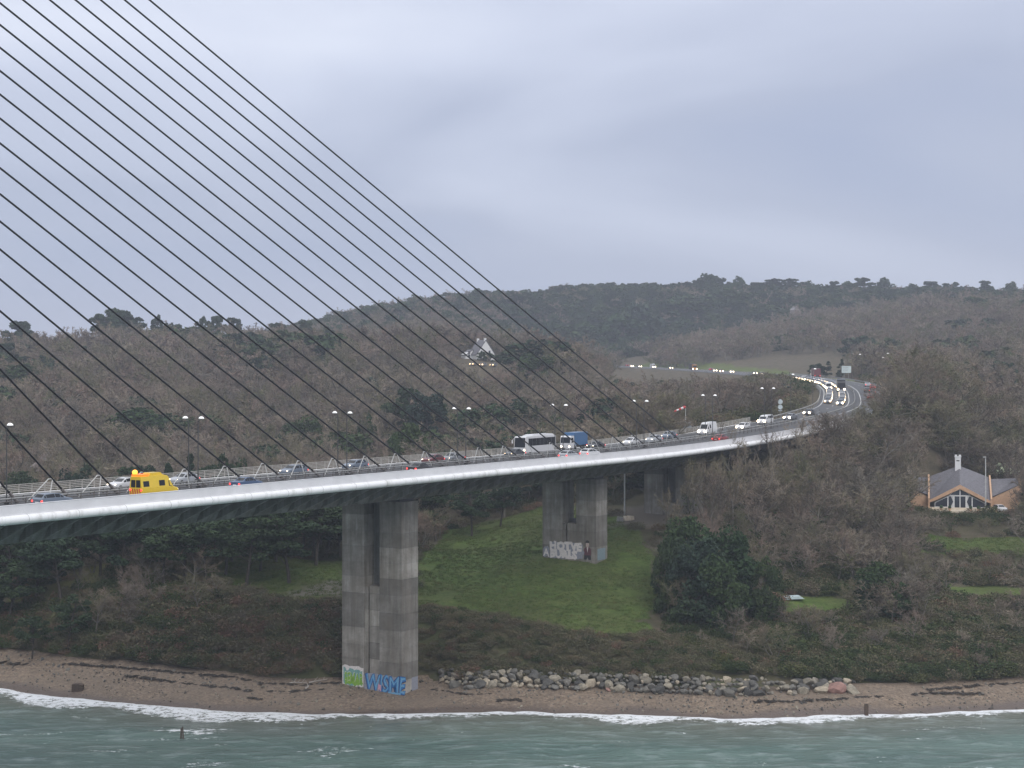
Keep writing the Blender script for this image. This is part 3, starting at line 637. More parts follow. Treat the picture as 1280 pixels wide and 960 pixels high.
# piers: two lift-cast columns with a slot between them, closed by a panel lower down
def pier(s, zb, ztop, slot_z, lift, tone_seed, thick=4.0):
    P = empty('pier', bp(s, 0, 0) - Vector((0, 0, zdeck(s))), rz); P.parent = BR     # local x across (towards the near side), y along the axis inland
    rr_ = random.Random(tone_seed)
    z = zb - 2.5
    while z < ztop - .05:
        z1 = min(ztop, z + lift + rr_.uniform(-.25, .25))
        if ztop - z1 < .8: z1 = ztop
        for x0, x1 in ((-5.35, -1.35), (1.45, 5.35)):
            e_ = rr_.uniform(0, .012); c = MB(); c.box(x0 - e_, x1 + e_, -thick/2 - e_, thick/2 + e_, z + .02, z1 - .02); c.build('concrete_lift', M['pier'], P)
            c = MB(); c.box(x0 + .04, x1 - .04, -thick/2 + .04, thick/2 - .04, z - .02, z + .02); c.build('lift_joint', M['deck_side'], P)
        z = z1
    z = zb - 2.5
    while z < slot_z - .05:
        z1 = min(slot_z, z + lift)
        if slot_z - z1 < .8: z1 = slot_z
        c = MB(); c.box(-1.345, -.75, -thick/2 + .16, thick/2 - .3, z + .02, z1 - .02); c.build('infill_panel', M['pier'], P)
        c = MB(); c.box(-.45, 1.445, -thick/2 + .16, thick/2 - .3, z + .02, z1 - .02); c.build('infill_panel', M['pier'], P)
        c = MB(); c.box(-.75, -.45, -thick/2 + .8, thick/2 - .4, z, z1 - .01); c.build('groove', M['deck_side'], P)
        z = z1
    c = MB(); c.box(-1.34, 1.44, thick/2 - 1.6, thick/2 - .5, slot_z, ztop if tone_seed != 2 else slot_z + .6); c.build('slot_wall', M['deck_side'], P)
    c = MB(); c.box(-4.8, 4.8, -thick/2 + .3, thick/2 - .3, ztop, ztop + .35); c.build('bearing', M['trim'], P)
    return P
sP1, sP2, sP3 = s_from_px(480) - 1, s_from_px(722) - 1, s_from_px(836) + 2
def zw(s): p = BO + BU * s; return gz(p.x, p.y)
P1 = pier(sP1, 1.0, zdeck(sP1) - 4.05, 16.0, 2.35, 1)
P2 = pier(sP2, 14.0, zdeck(sP2) - 4.05, 20.6, 2.6, 2)
P3 = pier(sP3, zw(sP3), zdeck(sP3) - 4.05, zw(sP3) + 2, 2.6, 3)
c = MB(); c.box(-11.2, 11.2, -3, 8, 20, zdeck(S_END) - 3.72); c.box(-10.9, 10.9, 1.5, 8, zdeck(S_END) - 3.7, zdeck(S_END) - .4)
ab = c.build('abutment', M['pier'], BR); ab.location = BU * (S_END - 1); ab.rotation_euler = (0, 0, rz)
c = MB(); c.tube((-8.6, -3, 14), (-8.6, -3, 28.3), .16, n=8); dp = c.build('drain_pipe', M['prop'], BR); dp.location = BU * (sP3 - 1); dp.rotation_euler = (0, 0, rz)

# painted graffiti on the piers: thin paint films 4 mm proud of the concrete
def flat_mat(name, c): return plain(name, c, .6, var=.18, scale=5)
G = {k: flat_mat('spray_' + k, c) for k, c in dict(white=(.62,.58,.56), green=(.20,.38,.05), teal=(.16,.32,.30), blue=(.035,.16,.40), lblue=(.14,.34,.52), navy=(.015,.025,.09), pink=(.55,.30,.38), maroon=(.10,.035,.045), black=(.02,.02,.022), skin=(.42,.33,.30), grey=(.24,.25,.29)).items()}
def letters(txt, size, name, m, parent, x, z, y, sx=1.0, rough=.0, bold=.03, seed=0, shear=0):
    cu = bpy.data.curves.new('lettering', 'FONT'); cu.body = txt; cu.size = size; cu.offset = bold; cu.shear = shear; cu.extrude = .002; cu.resolution_u = 2
    o = bpy.data.objects.new('lettering_source', cu); COL.objects.link(o)
    dg = bpy.context.evaluated_depsgraph_get(); me = bpy.data.meshes.new_from_object(o.evaluated_get(dg)); bpy.data.objects.remove(o)
    r_ = random.Random(seed); me.materials.clear(); me.materials.append(m); ph = [r_.uniform(0, 6) for _ in range(4)]
    for q in me.vertices:
        q.co.x += rough * math.sin(q.co.y * 5 + ph[0] + q.co.x * 1.3); q.co.y += rough * math.sin(q.co.x * 4 + ph[1])
    me.transform(Matrix.Diagonal((sx, 1, 1, 1))); me.transform(Matrix.Rotation(R(90), 4, 'X'))
    return mesh_obj(name, me, parent, (x, y, z))
def blob(name, pts, m, parent, y):
    c = MB(); n = len(pts); c.add([(x, y, z) for x, z in pts] + [(x, y + .003, z) for x, z in pts], [tuple(range(n)), tuple(range(2*n-1, n-1, -1))]); return c.build(name, m, parent)
def ragged(x0, x1, z0, z1, n, amp, seed):
    r_ = random.Random(seed); top = [(x0 + (x1 - x0) * i / n, z1 + r_.uniform(-amp, amp)) for i in range(n + 1)]; bot = [(x0 + (x1 - x0) * i / n, z0 + r_.uniform(-amp, amp)) for i in range(n, -1, -1)]
    return (top + bot)[::-1]
fy = -2.0 - .016
gr = blob('green_graffiti', ragged(-5.3, -1.45, 1.3, 4.2, 9, .15, 1), G['white'], P1, fy)
blob('teal_band', ragged(-5.1, -1.65, 1.5, 3.7, 12, .28, 2), G['teal'], gr, fy - .004)
blob('green_band', ragged(-4.8, -1.75, 1.45, 2.5, 10, .3, 3), G['green'], gr, fy - .008)
letters('SEMAR', 2.0, 'green_lettering', G['white'], gr, -4.95, 1.9, fy - .012, .56, .06, .03, 4)
letters('SEMAR', 2.0, 'green_lettering', G['green'], gr, -4.9, 1.8, fy - .016, .56, .06, .06, 4)
gb = blob('blue_graffiti', ragged(-1.2, 5.3, 0.9, 3.4, 14, .15, 5), G['grey'], P1, fy - .02)
c = MB(); c.box(-1.3, 1.42, fy - .012, -1.84, .5, 3.4); c.build('painted_backing', G['grey'], gb)
letters('WISME', 3.3, 'blue_lettering', G['navy'], gb, -1.1, .98, fy - .024, .70, .13, .20, 6, .1)
letters('WISME', 3.3, 'blue_lettering', G['blue'], gb, -1.05, 1.03, fy - .028, .70, .13, .13, 6, .1)
letters('WISME', 3.3, 'blue_lettering', G['lblue'], gb, -1.0, 1.10, fy - .032, .70, .13, -.03, 6, .1)
blob('pink_patch', ragged(1.2, 1.75, 1.2, 2.0, 3, .15, 8), G['pink'], gb, fy - .036)
blob('pale_patch', ragged(3.0, 5.2, .8, 1.15, 6, .08, 9), G['lblue'], gb, fy - .036)
bs_ = MB(); bs_.box(5.375, 5.379, .4, 1.95, .9, 3.0); bs_.build('grey_paint', G['grey'], gb)
wg = blob('white_graffiti', ragged(-3.9, 2.75, 14.55, 17.2, 12, .16, 11), G['grey'], P2, fy - .01)
c = MB(); c.box(-1.4, 1.5, fy - .004, -1.84, 14.0, 17.0); c.build('painted_backing', M['pier'], wg)
letters('HOTVE', 1.85, 'white_lettering', G['white'], wg, -3.9, 15.95, fy - .016, 1.06, .09, .13, 12)
letters('BURLS', 1.85, 'white_lettering', G['white'], wg, -3.85, 14.6, fy - .016, 1.04, .10, .14, 13)
tg = blob('pale_tag', ragged(-5.2, -4.0, 14.55, 16.2, 4, .3, 14), G['grey'], P2, fy - .01)
letters('A', 1.7, 'pale_lettering', G['white'], tg, -5.1, 14.7, fy - .014, .9, .1, .05, 15)
fg = blob('painted_figure', [(3.0,16.3),(3.35,16.65),(3.7,16.7),(4.05,16.65),(4.4,16.3),(4.45,15.5),(4.3,15.1),(3.1,15.1),(2.95,15.6)][::-1], G['maroon'], P2, fy - .01)
blob('head', [(3.42,17.5),(3.36,16.95),(3.55,16.62),(3.85,16.62),(4.02,16.95),(3.98,17.5)], G['skin'], fg, fy - .014)
blob('cap', [(3.34,17.75),(3.30,17.38),(4.08,17.38),(4.02,17.72),(3.7,17.85)], G['black'], fg, fy - .018)
blob('shirt', [(3.55,16.62),(3.7,15.7),(3.86,16.62)], G['white'], fg, fy - .018)
blob('hand', [(2.7,16.1),(2.6,15.5),(2.95,15.2),(3.1,15.8)], G['grey'], fg, fy - .014)
blob('trousers', [(3.05,15.25),(3.0,14.5),(3.5,14.5),(3.68,14.9),(3.9,14.5),(4.4,14.5),(4.35,15.25)], G['black'], fg, fy - .014)
bs_ = MB(); bs_.box(5.375, 5.379, -1.5, 1.3, 14.4, 16.4); bs_.build('pale_blue_paint', flat_mat('spray_faded_blue', (.19, .25, .28)), P2)

# ------------------------------------------------------------------ lamp posts along the bridge median and the bend
def lamp_post(s, t, side, h, label, group, dome=True, arm=.55, dark=True):
    p, d, n = road_at(s); r = tag(empty('lamp_post', p + n * t, math.atan2(n.y, n.x)), label, 'lamp post', group)
    c = MB(); c.tube((0, 0, -.2), (0, 0, h - .45), .085, .055, n=8); c.build('pole', M['post_dark'], r)
    c = MB(); c.tube((0, 0, h - .5), (side * arm, 0, h - .12), .035, n=6); c.build('arm', M['post_dark'], r)
    c = MB(); c.sphere((side * arm, 0, h - .12), .36, .36, .30, 12, 5, half=True); hd = c.build('lamp_head', M['lamp'], r, True)
    c = MB(); c.tube((side * arm, 0, h - .20), (side * arm, 0, h - .125), .37, n=12); c.build('rim', M['post_dark'], hd)
    c = MB(); c.box(-.2, .2, -.2, .2, -.1, .35); c.build('base', M['post_dark'], r)
LSP = 30.0
for k in range(-2, 7):
    s = s_from_px(243) + k * LSP - .2
    for t, side in ((-.8, -1), (.8, 1)):
        lamp_post(s, t, side, 8.8, 'dark lamp post with white dome head in the bridge median', 'lamp posts in the bridge median')
for s, t, h in ((222, -10.5, 9.5), (352, 11, 10), (372, 14, 11), (420, 11, 10), (258, -10.5, 9.5)):
    lamp_post(s, t, -1 if t > 0 else 1, h, 'dark lamp post beside the motorway bend', 'lamp posts beside the motorway bend')

# ------------------------------------------------------------------ vehicles
def loft(st, m_, name):
    """st: (x, z_bottom, z_belt, z_top, w_low, w_belt, w_top); front is +x"""
    mb = MB(); v = []
    for x, zb, zl, zt, w0, w1, w2 in st: v += [(x, -w0, zb), (x, -w1, (zb + zl) * .5), (x, -w1 * .985, zl), (x, -w2, zt), (x, w2, zt), (x, w1 * .985, zl), (x, w1, (zb + zl) * .5), (x, w0, zb)]
    f = []
    for i in range(len(st) - 1):
        for j in range(8): a = i * 8 + j; b_ = i * 8 + (j + 1) % 8; f.append((a, b_, b_ + 8, a + 8))
    f.append(tuple(range(8))[::-1]); f.append(tuple(range(len(st) * 8 - 8, len(st) * 8)))
    mb.add(v, f); me = mb.mesh(name, m_); return me
def lerp3(a, b_, t): return tuple(a[i] + (b_[i] - a[i]) * t for i in range(3))
def pane(mb, q, u0, u1, v0, v1, off):
    """glass quad inside face q (4 corners: bottom a, bottom b, top b, top a), pushed out by off"""
    a, b_, c_, d_ = q; n = (Vector(b_) - Vector(a)).cross(Vector(d_) - Vector(a)).normalized() * off
    P = lambda u, v: tuple(Vector(lerp3(lerp3(a, b_, u), lerp3(d_, c_, u), v)) + n)
    mb.add([P(u0, v0), P(u1, v0), P(u1, v1), P(u0, v1)], [(0, 1, 2, 3)])
def split_faces(mb, name, m_):
    o = []
    for q in mb.f:
        c = MB(); c.add([mb.v[i] for i in q], [tuple(range(len(q)))]); o.append(c.mesh(name, m_))
    return o
def car_kit(kind):
    K = {}
    if kind in ('hatchback', 'estate', 'saloon'):
        e_ = {'hatchback': 0, 'estate': -.28, 'saloon': -.3}[kind]; rx = {'hatchback': -1.25, 'estate': -1.75, 'saloon': -.85}[kind]; bx_ = {'hatchback': -1.88, 'estate': -2.2, 'saloon': -1.55}[kind]; L2 = -2.05 + e_
        st = [(2.05, .30, .50, .60, .62, .70, .66), (1.98, .22, .60, .72, .76, .83, .78), (1.75, .20, .68, .84, .80, .87, .80), (1.0, .20, .86, .97, .82, .88, .78),
              (.25, .20, .93, 1.40, .83, .89, .62), (-.5, .20, .95, 1.46, .83, .89, .63), (rx, .20, .96, 1.40, .83, .89, .62), (bx_, .22, .97, 1.02, .82, .87, .74)]
        if kind == 'saloon': st += [(-2.2, .25, .92, .98, .8, .85, .74)]
        st += [(L2, .30, .80, .88 if kind != 'saloon' else .90, .70, .80, .74)]
        K['body'] = loft(st, M['paint'], 'body')
        def sidep(i, sg): a, b_ = st[i], st[i+1]; q = [(a[0], sg*a[5]*.985, a[2]), (b_[0], sg*b_[5]*.985, b_[2]), (b_[0], sg*b_[6], b_[3]), (a[0], sg*a[6], a[3])]; return q
        mb = MB()
        for i in range(3, 7):
            for sg in (-1, 1):
                q = sidep(i, sg)
                if sg < 0: q = [q[1], q[0], q[3], q[2]]
                u0, u1 = (.25, .96) if i == 3 else (.04, .96)
                if i == 6: u0, u1 = .04, .55
                if sg < 0: u0, u1 = 1 - u1, 1 - u0
                if i == 3: # triangle-ish front quarter
                    pane(mb, q, .04 if sg < 0 else .45, .55 if sg < 0 else .96, .10, .72, .012)
                else: pane(mb, q, u0, u1, .10, .86, .012)
        K['side_window'] = split_faces(mb, 'side_window', M['glass'])
        a, b_ = st[3], st[4]; mb = MB(); pane(mb, [(a[0], -a[6], a[3]), (a[0], a[6], a[3]), (b_[0], b_[6], b_[3]), (b_[0], -b_[6], b_[3])], .05, .95, .08, .93, .012); K['windscreen'] = mb.mesh('windscreen', M['glass'])
        a, b_ = st[7], st[6]; mb = MB(); pane(mb, [(a[0], a[6], a[3]), (a[0], -a[6], a[3]), (b_[0], -b_[6], b_[3]), (b_[0], b_[6], b_[3])], .08, .92, .10, .92, .012); K['rear_window'] = mb.mesh('rear_window', M['glass'])
        K['_lights'] = (1.93, .62, .64, L2 + .02, .68, .74); K['_wheels'] = (1.28, -1.25 + e_ * .4, .31, .78)
        mb = MB(); mb.box(L2 - .02, L2 + .05, -.26, .26, .50, .62); K['number_plate'] = mb.mesh('number_plate', M['cloth'])
    elif kind in ('van', 'minibus', 'service_van'):
        hi = 2.55 if kind != 'minibus' else 2.0; Lh = 2.75 if kind != 'minibus' else 2.4
        st = [(Lh, .35, .62, .74, .78, .86, .80), (Lh - .12, .28, .85, .98, .88, .96, .88), (Lh - .8, .28, 1.12, 1.20, .92, .98, .86), (Lh - 1.55, .28, 1.22, hi - .12, .94, 1.0, .80),
              (Lh - 1.9, .28, 1.22, hi, .94, 1.0, .78), (-Lh + .12, .28, 1.22, hi, .94, 1.0, .78), (-Lh, .34, 1.2, hi - .06, .92, .98, .76)]
        K['body'] = loft(st, M['paint'], 'body')
        mb = MB()
        for sg in (-1, 1):
            a, b_ = st[2], st[3]; q = [(a[0], sg*a[5]*.985, a[2]), (b_[0], sg*b_[5]*.985, b_[2]), (b_[0], sg*b_[6], b_[3]), (a[0], sg*a[6], a[3])]
            if sg < 0: q = [q[1], q[0], q[3], q[2]]
            pane(mb, q, (.30 if sg > 0 else .04), (.96 if sg > 0 else .70), .06, .62, .012)
            a, b_ = st[4], st[5]; q = [(a[0], sg*a[5]*.985, a[2]), (b_[0], sg*b_[5]*.985, b_[2]), (b_[0], sg*b_[6], b_[3]), (a[0], sg*a[6], a[3])]
            segs = ((.02, .20, .08, .66),) if kind == 'van' else ((.02, .28, .08, .80), (.32, .62, .08, .80), (.66, .96, .08, .80)) if kind == 'minibus' else ((.05, .30, .10, .58), (.72, .97, .10, .58))
            if sg < 0: q = [q[1], q[0], q[3], q[2]]; segs = [(1 - u1, 1 - u0, v0, v1) for u0, u1, v0, v1 in segs]
            for u0, u1, v0, v1 in segs: pane(mb, q, u0, u1, v0, v1, .012)
        K['side_window'] = split_faces(mb, 'side_window', M['glass'])
        a, b_ = st[2], st[3]; mb = MB(); pane(mb, [(a[0], -a[6], a[3]), (a[0], a[6], a[3]), (b_[0], b_[6], b_[3]), (b_[0], -b_[6], b_[3])], .05, .95, .06, .80, .012); K['windscreen'] = mb.mesh('windscreen', M['glass'])
        mb = MB()
        for y0, y1 in ((-.74, -.05), (.05, .74)): mb.add([(-Lh - .012, y1, 1.28), (-Lh - .012, y0, 1.28), (-Lh - .004, y0 * .93, hi - .42), (-Lh - .004, y1 * .93, hi - .42)], [(0, 1, 2, 3)])
        K['rear_window'] = split_faces(mb, 'rear_window', M['glass'])
        K['_lights'] = (Lh - .08, .80, .74, -Lh - .02, 1.0, .84); K['_wheels'] = (Lh - .9, -Lh + 1.2, .34, .86)
        if kind == 'service_van':
            mb = MB(); mb.box(-1.3, .75, -.62, .62, hi - .02, hi + .06); mb.prism([(-1.2, hi + .06), (.65, hi + .06), (.35, hi + .34), (-1.1, hi + .34)], -.55, .55); K['roof_pod'] = mb.mesh('roof_pod', M['paint'])
            mb = MB(); mb.box(-2.65, -1.55, -.74, .74, hi - .02, hi + .22); K['light_bar'] = mb.mesh('light_bar', M['beacon'])
            mb = MB(); mb.sphere((-2.45, .45, hi + .42), .30, nu=10, nv=8); K['beacon_lamp'] = mb.mesh('beacon_lamp', M['beacon_hot'], True)
            mb = MB()
            for i in range(5):
                y = -.80 + i * .36; mb.add([(-Lh - .013, y + .18, .50), (-Lh - .013, y, .50), (-Lh - .008, y + .16, 1.14), (-Lh - .008, y + .34 if y + .34 < .9 else .9, 1.14)], [(0, 1, 2, 3)])
            K['rear_stripe'] = mb.mesh('rear_stripe', M['chevron'])
    elif kind == 'coach':
        mb = MB(); mb.prism([(6.0, .45), (6.05, 1.3), (5.8, 3.25), (5.6, 3.38), (-5.85, 3.38), (-6.0, 3.2), (-6.0, .4)][::-1], -1.25, 1.25); K['body'] = mb.mesh('body', M['paint'])
        mb = MB(); mb.box(-5.7, 3.2, -.95, .95, 3.36, 3.52); mb.prism([(-5.7, 3.52), (3.0, 3.52), (2.0, 3.66), (-5.2, 3.66)], -.9, .9); K['roof_unit'] = mb.mesh('roof_unit', M['paint'])
        mb = MB()
        for sg in (-1, 1):
            edges = np.linspace(4.9, -5.7, 8)
            for i in range(7):
                x0, x1 = edges[i] - .012, edges[i+1] + .012; y = sg * 1.262; q = [(x0, y, 1.62), (x1, y, 1.62), (x1, y, 3.0), (x0, y, 3.0)]
                mb.add(q if sg > 0 else q[::-1], [(0, 1, 2, 3)])
        K['side_window'] = split_faces(mb, 'side_window', M['glass'])
        mb = MB(); mb.add([(6.062, -1.15, 1.35), (6.062, 1.15, 1.35), (5.83, 1.12, 3.15), (5.83, -1.12, 3.15)], [(0, 1, 2, 3)]); K['windscreen'] = mb.mesh('windscreen', M['glass'])
        mb = MB()
        for sg in (-1, 1): mb.tube((5.95, sg * 1.2, 3.1), (6.3, sg * 1.45, 2.7), .03, n=5); mb.box(6.22, 6.36, sg * 1.45 - .12, sg * 1.45 + .12, 2.1, 2.7)
        K['mirror'] = mb.mesh('mirror', M['cloth'])
        K['_lights'] = (6.04, .85, .95, -6.02, 1.0, 1.05); K['_wheels'] = (3.6, -3.4, .48, 1.08)
    elif kind in ('lorry', 'tanker'):
        mb = MB(); mb.prism([(4.2, .55), (4.25, 1.5), (4.0, 2.9), (3.7, 3.1), (2.3, 3.1), (2.3, .55)][::-1], -1.2, 1.2); K['body'] = mb.mesh('body', M['paint'])
        mb = MB(); mb.box(-4.5, 2.05, -1.27, 1.27, 1.05, 3.75 if kind == 'lorry' else 2.6); K['cargo_box'] = mb.mesh('cargo_box', M['paint'])
        mb = MB(); mb.box(-4.4, 2.4, -1.0, 1.0, .6, 1.04); K['chassis'] = mb.mesh('chassis', M['trim'])
        mb = MB(); mb.add([(4.262, -1.1, 1.6), (4.262, 1.1, 1.6), (4.03, 1.08, 2.8), (4.03, -1.08, 2.8)], [(0, 1, 2, 3)]); K['windscreen'] = mb.mesh('windscreen', M['glass'])
        mb = MB()
        for sg in (-1, 1): q = [(3.9, sg * 1.212, 1.7), (2.7, sg * 1.212, 1.7), (2.7, sg * 1.212, 2.7), (3.75, sg * 1.212, 2.7)]; mb.add(q if sg > 0 else q[::-1], [(0, 1, 2, 3)])
        K['side_window'] = split_faces(mb, 'side_window', M['glass'])
        K['_lights'] = (4.24, .85, .95, -4.52, .9, 1.0); K['_wheels'] = (3.1, -3.0, .5, 1.0)
    x, z, w, xr, zr, wr = K['_lights']; big = 1.0
    for nm, xx, zz, ww, mm, r_ in (('headlight', x, z, w, M['head'], .15), ('tail_light', xr, zr, wr, M['tail'], .13)):
        for sg in (-1, 1):
            mb = MB(); mb.sphere((xx, sg * ww, zz), .09, r_ * 1.1, r_, 10, 6); K.setdefault('_' + nm, []).append(mb.mesh(nm, mm, True))
    K['_headlight_far'] = []
    for sg in (-1, 1): mb = MB(); mb.sphere((x + .02, sg * w, z), .14, .30, .30, 10, 6); K['_headlight_far'].append(mb.mesh('headlight', M['head'], True))
    wx0, wx1, wr_, wy_ = K['_wheels']; mb = MB(); mb.tube((0, -.11, 0), (0, .11, 0), wr_, n=14); mb.tube((0, -.118, 0), (0, .118, 0), wr_ * .6, n=10, mi=1)
    K['_wheel'] = mb.mesh('wheel', [M['tyre'], M['rail']])
    return K
m, N, L, b = mat('red_white_chevron'); b.inputs['Base Color'].default_value = (.55, .05, .03, 1); b.inputs['Emission Color'].default_value = (1, .2, .1, 1); b.inputs['Emission Strength'].default_value = .0; M['chevron'] = m
KITS = {k: car_kit(k) for k in ('hatchback', 'estate', 'saloon', 'van', 'minibus', 'service_van', 'coach', 'lorry', 'tanker')}
NAMES = {'hatchback': ('hatchback_car', 'car'), 'estate': ('estate_car', 'car'), 'saloon': ('saloon_car', 'car'), 'van': ('delivery_van', 'van'), 'minibus': ('minibus', 'minibus'), 'service_van': ('service_van', 'van'), 'coach': ('coach', 'coach'), 'lorry': ('lorry', 'lorry'), 'tanker': ('lorry', 'lorry')}
CC = dict(white=(.75,.75,.76), silver=(.45,.47,.50), grey=(.20,.21,.23), dark=(.045,.05,.06), blue=(.05,.10,.20), bluegrey=(.16,.20,.26), red=(.28,.02,.025), darkred=(.14,.02,.025), yellow=(.80,.55,.015), black=(.02,.02,.025), skyblue=(.05,.15,.32), maroon=(.16,.05,.06), orange=(.55,.25,.03))
def vehicle(kind, colr, loc, direction, label, group=None, lights='head', cargo=None, head='head', wheels=True, panels=True):
    nm, cat = NAMES[kind]; K = KITS[kind]
    yaw = math.atan2(direction.y, direction.x); pitch = -math.asin(max(-1, min(1, direction.z)))
    r = tag(empty(nm, loc), label, cat, group); r.rotation_euler = (0, pitch, yaw)
    for part, me in K.items():
        if part.startswith('_'): continue
        if not panels and part in ('number_plate',): continue
        for me_ in (me if isinstance(me, list) else [me]):
            o = mesh_obj(part, me_, r); o.color = (*(CC[cargo] if (part in ('cargo_box',) and cargo) else CC[colr]), 1)
    for part in ('headlight', 'tail_light'):
        if (part == 'headlight') != (lights == 'head') and not panels: continue
        for me in K['_headlight_far' if (part == 'headlight' and not panels) else '_' + part]:
            o = mesh_obj(part, me, r)
            if part == 'headlight' and head != 'head':
                o.material_slots[0].link = 'OBJECT'; o.material_slots[0].material = M[head]
    if wheels:
        x0, x1, wr_, wy_ = K['_wheels']
        for x in (x0, x1):
            for sg in (-1, 1): mesh_obj('wheel', K['_wheel'], r, (x, sg * wy_, wr_))
    return r
GB = 'vehicles crossing the bridge'
def on_bridge(px, t, kind, colr, label, away, **k):
    s = s_from_px(px, t); p, d, n = road_at(s)
    return vehicle(kind, colr, p + n * t + Vector((0, 0, .10 - abs(t) * .009)), d if away else -d, label, GB, **k)
on_bridge(67, 6.4, 'estate', 'bluegrey', 'blue-grey estate car with tail lights on, following the yellow van', True)
on_bridge(193, 6.6, 'service_van', 'yellow', 'bright yellow roadside service van with an amber beacon on its roof', True).scale = (1.08, 1.03, 1.0)
on_bridge(309, 6.4, 'saloon', 'blue', 'dark blue saloon car ahead of the yellow van', True)
on_bridge(526, 6.4, 'saloon', 'black', 'black saloon car with red tail lights above the tall beach pier', True)
on_bridge(711, 6.4, 'hatchback', 'silver', 'silver hatchback beside the white coach, driving inland', True)
on_bridge(738, 6.2, 'estate', 'white', 'white estate car driving inland just past the coach', True)
on_bridge(901, 6.2, 'saloon', 'red', 'red saloon car leaving the bridge beside the white van', True)
on_bridge(154, -5.2, 'saloon', 'white', 'white saloon car coming towards the beach behind the yellow van', False)
on_bridge(230, -5.4, 'hatchback', 'silver', 'silver hatchback passing in front of the yellow van', False)
on_bridge(366, -5.2, 'estate', 'bluegrey', 'pale blue-grey estate car with headlights on, alone between two stays', False)
on_bridge(443, -6.0, 'estate', 'bluegrey', 'blue-grey car with headlights on above the tall beach pier', False)
on_bridge(541, -5.2, 'hatchback', 'darkred', 'dark red hatchback coming across the bridge', False)
on_bridge(566, -5.2, 'saloon', 'grey', 'grey saloon car following the dark red hatchback', False)
on_bridge(643, -4.2, 'saloon', 'dark', 'dark saloon car with yellowish headlights overlapping the coach front', False, head='head_y')
on_bridge(669, -8.0, 'coach', 'white', 'white coach with a long band of dark windows', False).scale = (.86, .95, .93)
on_bridge(717, -8.0, 'lorry', 'white', 'blue box lorry following the white coach', False, cargo='skyblue').scale = (.72, .9, .86)
on_bridge(744, -5.4, 'saloon', 'dark', 'dark saloon car following the blue box lorry', False)
on_bridge(789, -5.2, 'hatchback', 'white', 'white hatchback with bright headlights near the last stays', False)
on_bridge(817, -5.0, 'estate', 'silver', 'silver estate car with headlights on under the last stay', False)
on_bridge(836, -7.6, 'hatchback', 'bluegrey', 'blue-grey hatchback beside the last stay anchorage', False)
def on_road(s, t, kind, colr, label, away, group='queue of vehicles on the motorway bend', **k):
    p, d, n = road_at(s); return vehicle(kind, colr, p + n * t + Vector((0, 0, .0)), d if away else -d, label, group, panels=False, **k)
def s_on(px, t, lo, hi):
    best = min(np.arange(lo, hi, .5), key=lambda s: abs(proj(*rpt(s, t))[0] - px)); return float(best)
on_road(s_on(884, -5.6, 120, 225), -5.6, 'van', 'white', 'tall white delivery van leaving the motorway bend for the bridge', False, GB)
on_road(s_on(929, -4.4, 120, 225), -4.4, 'hatchback', 'white', 'small white hatchback between the white van and the minibus', False, GB)
on_road(s_on(957, -5.6, 120, 240), -5.6, 'minibus', 'white', 'white minibus with dark side windows near the round road signs', False, GB)
on_road(s_on(988, -5.0, 120, 260), -5.0, 'saloon', 'grey', 'grey car with both headlights on past the round road signs', False, GB)
on_road(s_on(1011, -5.0, 150, 290), -5.0, 'saloon', 'dark', 'dark car with headlights on following the grey car', False, GB)
rq = random.Random(5)
SHARED = {'white': 'white car with headlights on in the queue on the bend', 'silver': 'silver car with headlights on in the queue on the bend', 'grey': 'grey car with headlights on in the queue on the bend', 'dark': 'dark car with headlights on in the queue on the bend', 'bluegrey': 'blue-grey car with headlights on in the queue on the bend'}
skip = [(318, 346, -3.4), (330, 352, -7.0)]
s = 252.0; lane = 0
for t in (-3.4, -7.0):
    s = 258.0 if t == -3.4 else 266.0
    while s < 470:
        if not any(a - 4 < s < b_ + 4 and abs(t - tt) < 1 for a, b_, tt in skip):
            cl = rq.choice(list(SHARED)); on_road(s, t, rq.choice(['hatchback', 'saloon', 'estate']), cl, SHARED[cl], False, head=rq.choice(['head', 'head_y', 'head']))
        s += rq.uniform(5.6, 8.0)
on_road(332, -3.4, 'lorry', 'black', 'black fronted lorry in the queue on the motorway bend', False, cargo='dark')
on_road(341, -7.0, 'van', 'white', 'white van beside the black lorry on the motorway bend', False)
for s, cl in ((285, 'red'), (298, 'silver'), (316, 'grey'), (327, 'dark'), (352, 'red'), (374, 'silver')):
    on_road(s, 4.2 if int(s) % 2 else 7.0, 'saloon', cl, f"{ {'red': 'red', 'silver': 'silver', 'grey': 'grey', 'dark': 'dark'}[cl] } car with tail lights on climbing the bend", True, 'cars climbing the motorway bend', lights='tail')
on_road(s_on(1019, 5.0, 400, 520), 5.0, 'lorry', 'white', 'white and maroon box lorry climbing beside the big road sign', True, 'cars climbing the motorway bend', lights='tail', cargo='maroon')
def far_leg(px, t, kind, cl, label, away=False, **k): return on_road(s_on(px, t, 480, 900), t, kind, cl, label, away, 'vehicles on the far stretch of motorway', wheels=False, **k)
far_leg(783, 4, 'saloon', 'darkred', 'dark red car at the far end of the visible motorway', True, lights='tail')
far_leg(789, -5, 'hatchback', 'white', 'white car beside the dark red car on the far stretch')
far_leg(799, -4, 'saloon', 'grey', 'grey car with headlights on ahead of the white far van')
far_leg(816, -5, 'van', 'white', 'white van on the far stretch of motorway')
far_leg(838, -4, 'saloon', 'dark', 'dark car between the white van and the orange lorry')
far_leg(866, -5, 'lorry', 'orange', 'orange cabbed lorry with dark box on the far stretch', cargo='dark')
far_leg(888, 4, 'hatchback', 'red', 'red car with tail lights on the far stretch', True, lights='tail')
far_leg(893, -4, 'saloon', 'silver', 'silver car following the red car on the far stretch')
far_leg(901, -5, 'hatchback', 'darkred', 'dark red hatchback with headlights behind the silver far car')
